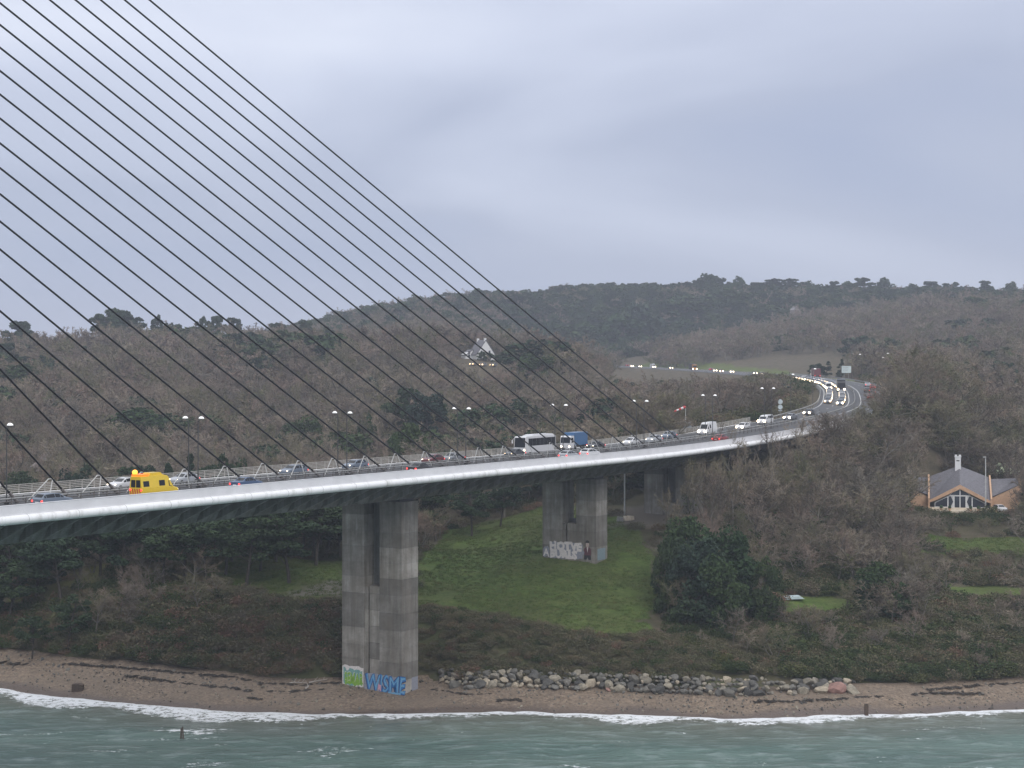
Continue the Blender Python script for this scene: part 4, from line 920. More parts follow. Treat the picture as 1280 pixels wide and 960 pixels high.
far_leg(914, -4, 'saloon', 'white', 'white saloon alone on the verge side of the far stretch')
far_leg(943, -4, 'saloon', 'dark', 'dark saloon with headlights before the queue on the far stretch')
far_leg(953, -5, 'hatchback', 'white', 'white hatchback with headlights joining the end of the queue')

# ------------------------------------------------------------------ signs and the windsock
def post_sign(name, base, h, label, build, cat='road sign', yaw=0):
    r = tag(empty(name, base, yaw), label, cat); build(r, h); return r
p = rpt(s_from_px(857, -12.2), -12.2); ws = tag(empty('windsock', p), 'red and white windsock on a pale pole beside the bridge', 'windsock')
c = MB(); c.tube((0, 0, -1.5), (0, 0, 5.6), .07, .05, n=8); c.build('pole', M['prop'], ws)
dv = Vector((-.88, -.1, -.36)).normalized(); a = Vector((-.05, 0, 5.55))
for i in range(5):
    c = MB(); c.tube(a + dv * .52 * i, a + dv * .52 * (i + 1), .30 - .035 * i, .30 - .035 * (i + 1), n=10, cap=False); o = c.build('sock_band', M['red'] if i % 2 == 0 else M['cloth'], ws)
    o.modifiers.new('thick', 'SOLIDIFY').thickness = .01
p = rpt(s_from_px(859.5, -12.0), -12.0); sg_ = tag(empty('sign_board', p, 0), 'blank grey sign board standing below the windsock', 'road sign')
c = MB(); c.box(-.85, .85, -.04, .04, 1.0, 2.25); c.build('panel', M['sign_back'], sg_)
for x in (-.6, .6): c = MB(); c.tube((x, .08, -1.0), (x, .08, 2.2), .05, n=6); c.build('post', M['rail'], sg_)
p = rpt(s_on(975, -10.6, 150, 260), -10.6); rs_ = tag(empty('round_signs', p), 'pair of round road signs seen from behind, stacked on a post', 'road sign')
c = MB(); c.tube((0, 0, -.5), (0, 0, 4.1), .06, n=6); c.build('post', M['rail'], rs_)
for z in (3.45, 2.2): c = MB(); c.tube((0, -.07, z), (0, -.11, z), .58 if z > 3 else .55, n=20); c.build('disc', M['sign_pale'], rs_)
c = MB(); c.box(-.45, .45, -.1, -.07, 1.2, 1.55); c.build('plate', M['sign_back'], rs_)
q = at(1058, 466, 640); q.z = gz(q.x, q.y); bsg = tag(empty('direction_sign', q), 'large pale rectangular direction sign on two legs above the grass verge', 'road sign')
c = MB(); c.box(-1.85, 1.85, -.06, .06, 2.6, 5.3); c.build('panel', M['sign_pale'], bsg)
for x in (-.9, .9): c = MB(); c.tube((x, .12, -1), (x, .12, 5.0), .09, n=6); c.build('leg', M['rail'], bsg)
for z in (3.3, 4.0, 4.6): c = MB(); c.box(-1.5, .9 + .3 * math.sin(z * 9), -.066, -.061, z, z + .22); c.build('faint_line', M['sign_back'], bsg)
q = at(1082, 476, 600); q.z = gz(q.x, q.y); ssg = tag(empty('small_sign', q), 'small blue and white sign at the outer edge of the bend', 'road sign')
c = MB(); c.box(-.7, .7, -.04, .04, .8, 1.7); c.build('panel', flat_mat('sign_blue', (.10, .28, .42)), ssg); c = MB(); c.box(-.5, .1, -.046, -.041, 1.0, 1.5); c.build('white_patch', M['cloth'], ssg); c = MB(); c.tube((0, .07, -.6), (0, .07, 1.6), .05, n=6); c.build('post', M['rail'], ssg)

# ------------------------------------------------------------------ rocks, wrack and posts on the shore
def rock_mesh(seed, name='boulder', m_=None, flat=.75, sub=2):
    r_ = np.random.default_rng(seed)
    import bmesh
    bm = bmesh.new(); bmesh.ops.create_icosphere(bm, subdivisions=sub, radius=1.0)
    pl = r_.normal(size=(11, 3)); pl /= np.linalg.norm(pl, axis=1)[:, None]; dd = r_.uniform(.48, .88, 11)
    for v in bm.verts:
        p = np.array(v.co)
        for n, d in zip(pl, dd):
            k = p @ n
            if k > d: p = p - n * (k - d)
        v.co = Vector(p * (1 + r_.normal() * .03)) * Vector((1, 1, 1)).x
        v.co.z *= flat
    me = bpy.data.meshes.new(name); bm.to_mesh(me); bm.free(); me.materials.append(m_ or M['rock']); return me
ROCKS = [rock_mesh(i) for i in range(9)]
rev = tag(empty('rock_revetment', (20, 232, 2)), 'loose wall of grey and tan boulders along the top of the beach', 'rock wall')
rr_ = random.Random(11)
red_m = plain('red_granite', (.26, .15, .125), .8, var=.3, scale=3, bump=.5); tan_m = plain('tan_granite', (.33, .28, .21), .8, var=.3, scale=3, bump=.5); yel_m = plain('yellow_lichen_stone', (.50, .38, .04), .8, var=.3, scale=3)
nrock = 0
for row in range(4):
    x = -10.2 if row < 3 else -9
    while x < 49.0:
        size = rr_.choice([.32, .4, .48, .55, .65, .8, 1.05]) * (1.08 if row == 0 else .92 if row < 3 else .75)
        if (x > 36 and row == 3) or nrock > 294: break
        yb = float(shore_y(np.array([x]))[0]) + float(beach_w(np.array([x]))[0]) - .9
        y = yb + row * .75 + rr_.uniform(-.25, .25); z = beach_z(x, yb) + .22 + row * .50 + rr_.uniform(-.12, .12)
        if rr_.random() > .06:
            o = mesh_obj('boulder', rr_.choice(ROCKS), rev, Vector((x, y, z)) - rev.location, (rr_.uniform(-.4, .4), rr_.uniform(-.4, .4), rr_.uniform(0, 6.3)), (size * rr_.uniform(.85, 1.25), size * rr_.uniform(.8, 1.1), size * rr_.uniform(.75, 1.1)))
            nrock += 1
            if nrock in (25, 61): o.material_slots[0].link = 'OBJECT'; o.material_slots[0].material = red_m; o.scale *= 1.3
            elif rr_.random() < .10: o.material_slots[0].link = 'OBJECT'; o.material_slots[0].material = tan_m
        x += size * rr_.uniform(1.15, 1.55)
# loose stones on the shingle and seaweed along the tide lines: too many to count
def gn_scatter(name, proto_me, pts, rots, scls, label=None, kind='stuff', cat=None):
    po = bpy.data.objects.new(name + '_shape', proto_me)          # unlinked source mesh
    me = bpy.data.meshes.new(name); me.vertices.add(len(pts)); me.vertices.foreach_set('co', np.asarray(pts, np.float32).ravel())
    for an, dat in (('rot', rots), ('scl', scls)):
        a = me.attributes.new(an, 'FLOAT_VECTOR', 'POINT'); a.data.foreach_set('vector', np.asarray(dat, np.float32).ravel())
    o = mesh_obj(name, me); ng = bpy.data.node_groups.new(name, 'GeometryNodeTree')
    ng.interface.new_socket('Geometry', in_out='INPUT', socket_type='NodeSocketGeometry'); ng.interface.new_socket('Geometry', in_out='OUTPUT', socket_type='NodeSocketGeometry')
    n = ng.nodes; gi, go = n.new('NodeGroupInput'), n.new('NodeGroupOutput'); ip = n.new('GeometryNodeInstanceOnPoints'); oi = n.new('GeometryNodeObjectInfo'); oi.inputs['Object'].default_value = po
    ra, sa = n.new('GeometryNodeInputNamedAttribute'), n.new('GeometryNodeInputNamedAttribute')
    ra.data_type = sa.data_type = 'FLOAT_VECTOR'; ra.inputs['Name'].default_value = 'rot'; sa.inputs['Name'].default_value = 'scl'
    l = ng.links; l.new(gi.outputs[0], ip.inputs['Points']); l.new(oi.outputs['Geometry'], ip.inputs['Instance'])
    er = n.new('FunctionNodeEulerToRotation'); l.new(ra.outputs[0], er.inputs[0]); l.new(er.outputs[0], ip.inputs['Rotation']); l.new(sa.outputs[0], ip.inputs['Scale']); l.new(ip.outputs[0], go.inputs[0])
    o.modifiers.new('scatter', 'NODES').node_group = ng
    return tag(o, label, cat, None, kind)
peb = rock_mesh(50, 'pebble', sub=1, flat=.6)
n = 2600; px_ = rng.uniform(-95, 95, n); fo = rng.beta(1.6, 1.3, n) * (beach_w(px_) + .5); py_ = shore_y(px_) + fo
sz = rng.gamma(2.0, .05, n) + .05
gn_scatter('beach_stones', peb, np.stack([px_, py_, fo * beach_s(px_) + .02], 1), rng.uniform(0, 6, (n, 3)), sz[:, None] * np.array([1.2, 1, .8]), 'loose pale and dark stones scattered over the shingle')
mb = MB()
for k in range(26):
    a = rng.uniform(0, 6.28); l_ = rng.uniform(.3, .9); c0 = rng.normal(0, .35, 2); z = rng.uniform(.02, .16); w = rng.uniform(.05, .13)
    dx, dy = math.cos(a), math.sin(a)
    mb.add([(c0[0]-dx*l_-dy*w, c0[1]-dy*l_+dx*w, z), (c0[0]-dx*l_+dy*w, c0[1]-dy*l_-dx*w, z), (c0[0]+dx*l_+dy*w, c0[1]+dy*l_-dx*w, z*.6), (c0[0]+dx*l_-dy*w, c0[1]+dy*l_+dx*w, z*.6), (c0[0], c0[1], z + .12)], [(0, 1, 4), (1, 2, 4), (2, 3, 4), (3, 0, 4)])
wme_ = mb.mesh('seaweed_clump', M['weed'])
P_ = []
for x in np.arange(-95, 95, .45):
    for base, thr, sd in ((.66, .52, 61), (.90, .55, 62), (.42, .84, 63)):
        if vnoise(x, 0, 6, sd) > thr and (base < .8 or x < -20 or x > 50): P_.append((x + rng.normal() * .2, base * float(beach_w(np.array([x]))[0]) + (vnoise(x, 0, 14, sd + 5) - .5) * 1.6 + rng.normal() * .14))
P_ = np.array(P_); yy = shore_y(P_[:, 0]) + P_[:, 1]
gn_scatter('seaweed', wme_, np.stack([P_[:, 0], yy, P_[:, 1] * beach_s(P_[:, 0]) + .02], 1), np.stack([0 * yy, 0 * yy, rng.uniform(0, 6.3, len(yy))], 1), np.stack([rng.uniform(.2, .8, len(yy))] * 3, 1) * np.array([1, .5, 1]), 'dark lines of stranded seaweed on the beach')

def timber(px, py, h, w, label, tilt=(0, 0, 0), n=4, d=None):
    d = d or CAM_H * FPX / (py - HOR); q = at(px, py, d); r = tag(empty('mooring_post', (q.x, q.y, -.9)), label, 'post'); r.rotation_euler = tilt
    c = MB(); c.tube((0, 0, -.5), (0, 0, h + .9), w, w * .92, n=n); c.build('timber', M['wood'], r)
    c = MB(); c.tube((0, 0, h + .9), (0, 0, h + .98), w * .8, w * .5, n=n); c.build('top', M['weed'], r)
timber(1083, 894, 1.5, .36, 'brown square timber post in the surf below the boulders')
timber(226, 921, 1.1, .11, 'thin timber stake beside the breaking foam patch', (.05, .04, 0), 8)
timber(229.5, 922, 1.4, .10, 'taller thin timber stake of the leaning pair', (.02, -.05, 0), 8)
q = at(97, 868, 236.5); c = MB(); c.prism([(-.75, -.4), (.85, -.4), (.8, .75), (.2, .95), (-.7, .9)], -.6, .6); o = c.build('mooring_block', M['wood']); o.location = (q.x, q.y, beach_z(q.x, q.y)); tag(o, 'dark squat mooring block at the edge of the surf', 'block')
def driftwood(x, y, z, l_, rzz, label, seed):
    r_ = random.Random(seed); r = tag(empty('driftwood', (x, y, z), rzz), label, 'driftwood'); c = MB(); p = Vector((-l_/2, 0, .12))
    for i in range(4): q2 = p + Vector((l_/4, r_.uniform(-.25, .25), r_.uniform(-.08, .12))); c.tube(p, q2, .10 - .015 * i, .085 - .015 * i, n=6); p = q2
    c.build('stem', M['drift'], r)
    for i in range(3): a = Vector((-l_/4 + i * l_/4, 0, .15)); c = MB(); c.tube(a, a + Vector((r_.uniform(.2, .8), r_.uniform(-.7, .7), r_.uniform(.3, .8))), .045, .02, n=5); c.build('branch', M['drift'], r)
for i, (px, py, l_, lab) in enumerate(((372, 846, 2.4, 'pale driftwood branch at the foot of the reddish brambles'), (398, 844, 3.2, 'long pale driftwood limb nearest the tall beach pier'), (385, 849, 1.6, 'short pale driftwood piece below the two longer limbs'), (1046, 836, 2.6, 'pale branch sticking up above the end of the boulders'))):
    d = 44.4 * FPX / (py - HOR); q = at(px, py, d); driftwood(q.x, q.y, gz(q.x, q.y) + .1, l_, i * .7, lab, i)
q = at(988, 742, 268); c = MB(); c.prism([(-2.1, 0), (-1.7, .42), (1.5, .55), (2.2, .1)], -.8, .8); o = c.build('upturned_boat', plain('pale_blue_hull', (.50, .60, .62), .5, var=.1)); o.location = (q.x, q.y, gz(q.x, q.y) + .1); o.rotation_euler = (0, 0, .1); tag(o, 'pale blue upturned hull lying on the grass below the bare trees', 'boat')
for i, (px, py, w) in enumerate(((775, 631, 1.3), (783, 626, 1.0), (788, 630, 1.2))):
    q = at(px, py, 312); c = MB(); c.prism([(-w/2, 0), (w/2, 0), (w/2 - .1, .8), (-w/2 + .15, .9)], -.5, .5); o = c.build('concrete_block', M['cream'] if i else M['grey_wall']); o.location = (q.x, q.y, gz(q.x, q.y)); o.rotation_euler = (0, 0, i * .4)
    tag(o, ('pale concrete block on the track beside the graffiti pier', 'smaller concrete block behind the other two by the track', 'concrete block at the far end of the row by the track')[i], 'block')

# ------------------------------------------------------------------ houses
H = at(1200, 638, 355); HZ = gz(H.x, H.y)
HS = tag(empty('bungalow', (H.x, H.y, HZ + .35), R(-14)), 'orange-tan bungalow with a glazed gable front and steep slate roof', 'house')
c = MB(); c.box(-7.8, 10.6, -2.6, 10, -1.2, .0); c.build('terrace', M['cream'], HS)
fe, fa_ = 2.05, 5.5           # eaves and apex of the front edge; the roof climbs backwards to 9.2 m
c = MB(); c.add([(-6.2, 0, 0), (6.2, 0, 0), (6.2, 0, fe), (0, 0, fa_), (-6.2, 0, fe), (-6.2, 8, 0), (6.2, 8, 0), (6.2, 8, 6.4), (0, 8, 8.9), (-6.2, 8, 6.4)],
      [(5, 9, 8, 7, 6), (0, 4, 9, 5), (1, 6, 7, 2)]); c.build('wall', M['cream'], HS)
rf = MB(); rf.add([(-6.35, -.55, fe + .05), (0, -.6, fa_ + .1), (0, 8.2, 9.25), (-6.35, 8.2, 6.75)], [(0, 1, 2, 3)]); o = rf.build('roof', M['slate'], HS); o.modifiers.new('t', 'SOLIDIFY').thickness = .18
rf = MB(); rf.add([(0, -.6, fa_ + .1), (6.35, -.55, fe + .05), (6.35, 8.2, 6.75), (0, 8.2, 9.25)], [(0, 1, 2, 3)]); o = rf.build('roof', M['slate'], HS); o.modifiers.new('t', 'SOLIDIFY').thickness = .18
c = MB(); c.prism([(-6.6, fe - .45), (-6.6, fe), (0, fa_ + .1), (6.6, fe), (6.6, fe - .45), (5.4, fe - .45 + .35), (0, fa_ - .85), (-5.4, fe - .1)], -.72, -.60); c.build('gable_band', M['brick'], HS)
c = MB(); c.box(-6.9, 6.9, -.3, -.02, 0, .55); c.build('plinth', M['cream'], HS)
for sx in (-1, 1):
    c = MB(); c.add([(sx*6.4, -.8, 0), (sx*6.75, -.8, 0), (sx*6.75, 8.4, 0), (sx*6.4, 8.4, 0), (sx*6.4, -.8, fe + .5), (sx*6.75, -.8, fe + .5), (sx*6.75, 8.4, 7.2), (sx*6.4, 8.4, 7.2)], [(0,3,2,1),(4,5,6,7),(0,1,5,4),(1,2,6,5),(2,3,7,6),(3,0,4,7)]); c.build('coping_wall', M['brick'], HS)
def window(par, pts, y, name='window', gl='win'):
    """glass polygon in x,z with a frame bar along every edge"""
    c = MB(); n = len(pts); c.add([(x, y, z) for x, z in pts], [tuple(range(n))]); w = c.build(name, M[gl], par)
    for i in range(n):
        a, b_ = pts[i], pts[(i+1) % n]; c = MB(); c.tube((a[0], y - .05, a[1]), (b_[0], y - .05, b_[1]), .075, n=4); c.build('frame', M['win_frame'], w)
window(HS, [(-5.3, .62), (-2.6, .62), (-2.6, 2.9), (-5.3, 1.55)], -.06); window(HS, [(2.6, .62), (5.3, .62), (5.3, 1.55), (2.6, 2.9)], -.06)
window(HS, [(-2.5, .62), (-1.35, .62), (-1.35, 3.05), (-2.5, 3.05)], -.06); window(HS, [(1.35, .62), (2.5, .62), (2.5, 3.05), (1.35, 3.05)], -.06)
for sx in (-1, 1):
    window(HS, [(sx*.04 if sx > 0 else -1.2, .1), (1.2 if sx > 0 else -.04, .1), (1.2 if sx > 0 else -.04, 3.05), (sx*.04 if sx > 0 else -1.2, 3.05)], -.08, 'door')
    window(HS, [(.05, 3.2), (2.2, 3.2), (1.5, 3.9), (.05, 4.55)] if sx > 0 else [(-2.2, 3.2), (-.05, 3.2), (-.05, 4.55), (-1.5, 3.9)], -.06)
    c = MB(); c.add([(sx*1.38, -.09, .62), (sx*1.95, -.09, .62), (sx*1.45, -.09, 1.8), (sx*1.9, -.09, 3.0), (sx*1.38, -.09, 3.0)], [(0, 1, 2, 3, 4)]); c.build('curtain', M['curtain'], HS)
c = MB(); c.box(-.9, .35, 6.6, 7.8, 7.6, 11.2); ch = c.build('chimney', M['white'], HS); c = MB(); c.box(-1.0, .45, 6.5, 7.9, 11.2, 11.35); c.box(-.95, -.45, 6.55, 7.85, 11.35, 11.7); c.box(-.1, .4, 6.55, 7.85, 11.35, 11.7); c.build('chimney_cap', M['white'], ch); c = MB(); c.box(-.6, .05, 6.58, 6.62, 10.3, 10.55); c.build('vent', M['trim'], ch)
for sx, x0, x1 in ((-1, 6.8, 11.4), (1, 6.8, 12.8)):
    c = MB(); c.add([(sx*x0, 2, 0), (sx*x1, 2, 0), (sx*x1, 2, 5.6 if sx > 0 else 4.9), (sx*x0, 2, 2.6), (sx*x0, 9, 0), (sx*x1, 9, 0), (sx*x1, 9, 6.2), (sx*x0, 9, 5.2)], [(0,1,2,3),(4,7,6,5),(1,5,6,2),(0,3,7,4)]); c.build('wing_wall', M['brick'], HS)
    rf = MB(); rf.add([(sx*(x0-.02), 1.9, 2.9), (sx*(x1-.3), 2.1, 5.6 if sx > 0 else 4.9), (sx*(x1-.3), 9.2, 6.6), (sx*(x0-.02), 9.2, 6.3)], [(0, 1, 2, 3)]); o = rf.build('wing_roof', M['slate'], HS); o.modifiers.new('t', 'SOLIDIFY').thickness = .15
    c = MB(); c.box(sx*x1 - .2, sx*x1 + .2, 1.8, 9.1, -.5, 6.5); c.build('coping_wall', M['brick'], HS)
for x in (-4, -2.2, 2.2, 3.8, 7.5):
    q = HS.matrix_basis @ Vector((x, -1.7, 0)); r = tag(empty('flower_pot', q), 'small potted shrub on the bungalow terrace', 'potted plant', 'potted shrubs on the terrace')
    c = MB(); c.tube((0, 0, 0), (0, 0, .45), .22, .3, n=10); c.build('pot', M['brick'], r); c = MB(); c.sphere((0, 0, .75), .38, .38, .42, 8, 6); c.build('shrub', M['leaf'], r)
q = HS.matrix_basis @ Vector((8.3, -1.2, 0)); vehicle('hatchback', 'white', q, Vector((.2, -1, 0)), 'white hatchback parked on the bungalow terrace', None, 'none')
for o in [x for x in bpy.data.objects if x.parent and x.parent.get('label') == 'white hatchback parked on the bungalow terrace' and x.name.startswith(('headlight', 'tail_light'))]: o.material_slots[0].link = 'OBJECT'; o.material_slots[0].material = M['sign_pale'] if o.name.startswith('head') else M['red']
q = at(1232, 629, 350); r = tag(empty('floodlight_mast', (q.x, q.y, HZ - .5)), 'tall pale mast with a lamp standing beside the bungalow', 'mast')
c = MB(); c.tube((0, 0, -1), (0, 0, 12.6), .16, .10, n=8); c.build('pole', M['prop'], r); c = MB(); c.box(-.55, .1, -.2, .2, 12.5, 12.85); c.build('lamp', M['rail'], r)
q = at(1262, 612, 385); gb_ = tag(empty('outbuilding', (q.x, q.y, gz(q.x, q.y)), R(4)), 'low outbuilding with a pale green roof behind the bungalow', 'outbuilding')
c = MB(); c.box(-5.2, 9, 0, 7, -2, 3.0); c.build('wall', M['grey_wall'], gb_)
c = MB(); c.add([(-5.6, -.5, 3.02), (9.4, -.5, 3.02), (9.4, 7.5, 5.2), (-5.6, 7.5, 5.2)], [(0, 1, 2, 3)]); o = c.build('roof', M['green_roof'], gb_); o.modifiers.new('t', 'SOLIDIFY').thickness = .2
c = MB(); c.box(-1.5, 6, -.06, -.02, 1.2, 2.4); c.build('window', M['win'], gb_); c = MB(); c.tube((1.2, 3, 4), (1.2, 3, 6), .25, n=8); c.build('flue', M['white'], gb_)

def gable_house(px, py, d, w, l_, hw, hr, yaw, wallm, roofm, label, chim=True, wins=True):
    q = at(px, py, d); q.z = q.z if py > 0 else gz(q.x, q.y) + .2; r = tag(empty('gabled_house', q, yaw), label, 'house')
    c = MB(); c.prism([(-w/2, -4), (w/2, -4), (w/2, hw), (0, hr), (-w/2, hw)], 0, l_); c.build('wall', wallm, r)
    for sx in (-1, 1):
        c = MB(); c.add([(sx*(w/2 + .3), -.3, hw - .3), (0, -.3, hr + .08), (0, l_ + .3, hr + .08), (sx*(w/2 + .3), l_ + .3, hw - .3)], [(0, 1, 2, 3)]); o = c.build('roof', roofm, r); o.modifiers.new('t', 'SOLIDIFY').thickness = .2
    if chim:
        for y in (.6, l_ - .6): c = MB(); c.box(-.45, .45, y - .4, y + .4, hr - 1, hr + .9); c.build('chimney', wallm, r)
    for x in (-w * .22, w * .22) if wins else ():
        for z in (.9, hw + .3):
            c = MB(); c.add([(x - .45, -.03, z), (x + .45, -.03, z), (x + .45, -.03, z + 1.2), (x - .45, -.03, z + 1.2)], [(0, 1, 2, 3)]); wn_ = c.build('window', M['win'], r)
            c = MB(); c.box(x - .55, x + .55, -.1, -.04, z - .12, z - .02); c.build('sill', M['win_frame'], wn_)
    return r
gable_house(607, 449, 700, 8.4, 9, 2.2, 8.2, R(24), M['white'], M['slate'], 'white house with a steep dark roof alone on the wooded hillside')
gable_house(590, 449, 704, 6, 5, 2.0, 4.0, R(24), M['white'], M['slate'], 'low white annexe next to the steep roofed hillside house', chim=False)
gable_house(1011, 0, 320, 2.6, 3, 1.6, 3.0, R(-10), M['sign_back'], M['slate'], 'grey gabled hut half hidden among the bare trees', chim=False, wins=False)
gable_house(60, 598, 420, 6, 6, 3.0, 5.2, R(30), M['pinkish'], M['slate'], 'pale pink house glimpsed through bare trees behind the bridge')
gable_house(150, 543, 560, 5, 5, 2.6, 4.6, R(10), M['cream'], M['slate'], 'white walled house in the woods above the yellow van', chim=False)
gable_house(996, 391, 1230, 5, 6, 2.5, 4.5, R(20), M['pinkish'], M['slate'], 'greyish pink house high on the far ridge above the motorway')
gable_house(1084, 390, 1230, 6, 6, 2.5, 4, R(-20), M['pinkish'], M['slate'], 'lower greyish house without chimneys along the far ridge', chim=False)
for px, lab in ((592, 'car with yellow headlights leading on the lane below the white house'), (604, 'middle car with headlights on the lane below the white house'), (617, 'last car with headlights on the lane below the white house')):
    q = at(px, 456, 672); q.z = gz(q.x, q.y) + .15; vehicle('hatchback', 'grey', q, Vector((-.45, -.89, 0)), lab, 'cars on the lane below the white house', 'head', head='head_y', wheels=False, panels=False)

# ------------------------------------------------------------------ plants: shapes
class Geo:
    """fast triangle / quad soup"""
    def __init__(self): self.v = []; self.f = []; self.n = 0
    def add(self, v, f): self.v.append(np.asarray(v, float)); self.f.append(np.asarray(f) + self.n); self.n += len(v)
    def mesh(self, name, m_, smooth=False): return np_mesh(name, np.concatenate(self.v), np.concatenate(self.f), m_, smooth)
def tube_np(g, P, r0, r1, n=4):
    P = np.asarray(P, float); k = len(P); T = np.gradient(P, axis=0); T /= np.linalg.norm(T, axis=1)[:, None] + 1e-9
    a = np.where(np.abs(T[:, 2:3]) > .9, np.array([[1., 0, 0]]), np.array([[0, 0, 1.]])); X = np.cross(T, a); X /= np.linalg.norm(X, axis=1)[:, None]; Y = np.cross(T, X)
    rr = np.linspace(r0, r1, k)[:, None, None]; th = np.arange(n) * 2 * np.pi / n
    V = P[:, None] + rr * (X[:, None] * np.cos(th)[None, :, None] + Y[:, None] * np.sin(th)[None, :, None])
    i = np.arange(k - 1)[:, None] * n; j = np.arange(n)[None]; f = np.stack([i + j, i + (j + 1) % n, i + n + (j + 1) % n, i + n + j], -1).reshape(-1, 4)
    g.add(V.reshape(-1, 3), f)
def unit(v): return v / (np.linalg.norm(v, axis=-1, keepdims=True) + 1e-9)
def slivers(g, base, direc, length, width, r_):
    """thin tapering twig blades"""
    n = len(base); d = unit(direc); s = unit(np.cross(d, unit(r_.normal(size=(n, 3))))) * np.asarray(width).reshape(-1, 1); L_ = np.asarray(length).reshape(-1, 1)
    mid = base + d * L_ * .5 + r_.normal(size=(n, 3)) * L_ * .06
    tip = base + d * L_ + np.array([0, 0, 1.]) * L_ * .08
    v = np.stack([base - s, base + s, mid + s * .7, tip, mid - s * .7], 1).reshape(-1, 3); i = np.arange(n)[:, None] * 5
    g.add(v, np.concatenate([i + np.array([[0, 1, 2, 4]]), i + np.array([[4, 2, 3, 3]])])[:, :4])
def leaves(g, c, size, r_, flat=.5):
    n = len(c); a = unit(r_.normal(size=(n, 3)) * np.array([1, 1, flat])); b_ = unit(np.cross(a, r_.normal(size=(n, 3)))); s = np.asarray(size).reshape(-1, 1)
    v = np.stack([c - a*s, c - b_*s*.62, c + a*s, c + b_*s*.62], 1).reshape(-1, 3); i = np.arange(n)[:, None] * 4; g.add(v, i + np.array([[0, 1, 2, 3]]))
def branch_path(p, d, l_, r_, up=.25, k=4, wob=.16):
    P = [p]; d = unit(np.asarray(d, float))
    for i in range(k): d = unit(d + r_.normal(size=3) * wob + np.array([0, 0, up]) / k); P.append(P[-1] + d * l_ / k)
    return np.array(P), d
def bare_tree(seed, h=11.0, spread=.36, tw=12, tww=.028, ivy=0.0, stems=1, lod=0):
    """winter tree: trunk and limbs, then a haze of twigs. returns wood mesh, twig mesh"""
    r_ = np.random.default_rng(seed); W_, T_ = Geo(), Geo(); B = []; D = []; leafc = []
    for st in range(stems):
        off = r_.normal(size=3) * np.array([.25, .25, 0]) * (stems > 1) ; lean = r_.normal(size=3) * (.10 if stems == 1 else .32); th = h * r_.uniform(.5, .66)
        P, d = branch_path(np.array([0, 0, -.6]) + off, np.array([0, 0, 1.]) + lean, th, r_, .2, 6, .07); R0 = h * .017 / math.sqrt(stems); tube_np(W_, P, R0, R0 * .45, 6 if lod == 0 else 4)
        if ivy: 
            m_ = int(260 * ivy); t = r_.uniform(0, .95, m_); q = np.stack([np.interp(t * (len(P)-1), np.arange(len(P)), P[:, i]) for i in range(3)], 1); leafc.append(q + r_.normal(size=(m_, 3)) * np.array([.55, .55, .3]))
        nl = int(r_.integers(6, 9)) if lod == 0 else 6
        if stems > 1: nl = 4
        for i in range(nl):
            t = r_.uniform(.38, 1.0) if i else 1.0; p = np.array([np.interp(t * (len(P)-1), np.arange(len(P)), P[:, k]) for k in range(3)]); az_ = 2 * np.pi * (i / nl) + r_.uniform(-.5, .5)
            d1 = np.array([math.cos(az_), math.sin(az_), r_.uniform(.5, 1.3)]); l1 = h * r_.uniform(.32, .46) * (1.15 - .35 * t) * spread / .36
            if t > .93: d1[2] += .8
            Q, d1 = branch_path(p, d1, l1, r_, .45, 4, .18); tube_np(W_, Q, R0 * .5, R0 * .16, 4)
            for j in range(6 if lod == 0 else 4):
                tt = r_.uniform(.25, 1.0); p2 = np.array([np.interp(tt * 4, np.arange(5), Q[:, k]) for k in range(3)]); d2 = unit(unit(Q[-1] - Q[0]) + r_.normal(size=3) * .65); l2 = h * r_.uniform(.12, .22)
                S, d2 = branch_path(p2, d2, l2, r_, .35, 3, .22)
                if lod == 0: tube_np(W_, S, R0 * .2, R0 * .07, 3)
                nt = int(tw * 2)
                tp = r_.uniform(.1, 1.05, nt) * 3; b_ = np.stack([np.interp(tp, np.arange(4), S[:, k]) for k in range(3)], 1); B.append(b_); D.append(unit(unit(S[-1] - S[0]) * .9 + r_.normal(size=(nt, 3)) * .6))
    B, D = np.concatenate(B), np.concatenate(D); n = len(B); ln = h * r_.uniform(.05, .115, n)
    slivers(T_, B, D, ln, np.full(n, tww), r_)
    k = r_.integers(0, n, n); slivers(T_, B[k] + D[k] * ln[k, None] * r_.uniform(.3, .8, (n, 1)), unit(D[k] + r_.normal(size=(n, 3)) * .6), ln[k] * .7, np.full(n, tww * .7), r_)
    wm = W_.mesh('trunk', M['bark']); tm = T_.mesh('crown', M['twig']); im = None
    if leafc: I_ = Geo(); c_ = np.concatenate(leafc); leaves(I_, c_, r_.uniform(.14, .3, len(c_)), r_); im = I_.mesh('ivy', M['ivy'])
    return wm, tm, im
def clump_crown(name, m_, centers, radii, per, leafsz, r_, flat=.75):
    g = Geo()
    for c, ra in zip(centers, radii):
        d = unit(r_.normal(size=(per, 3))); rad = r_.uniform(.45, 1.0, per)[:, None] ** .6; q = c + d * rad * ra * np.array([1, 1, flat]); q[:, 2] = np.where((d[:, 2] < -.35), q[:, 2] * .6 + c[2] * .4, q[:, 2])
        leaves(g, q, r_.uniform(.6, 1.25, per) * leafsz, r_)
    return g.mesh(name, m_)
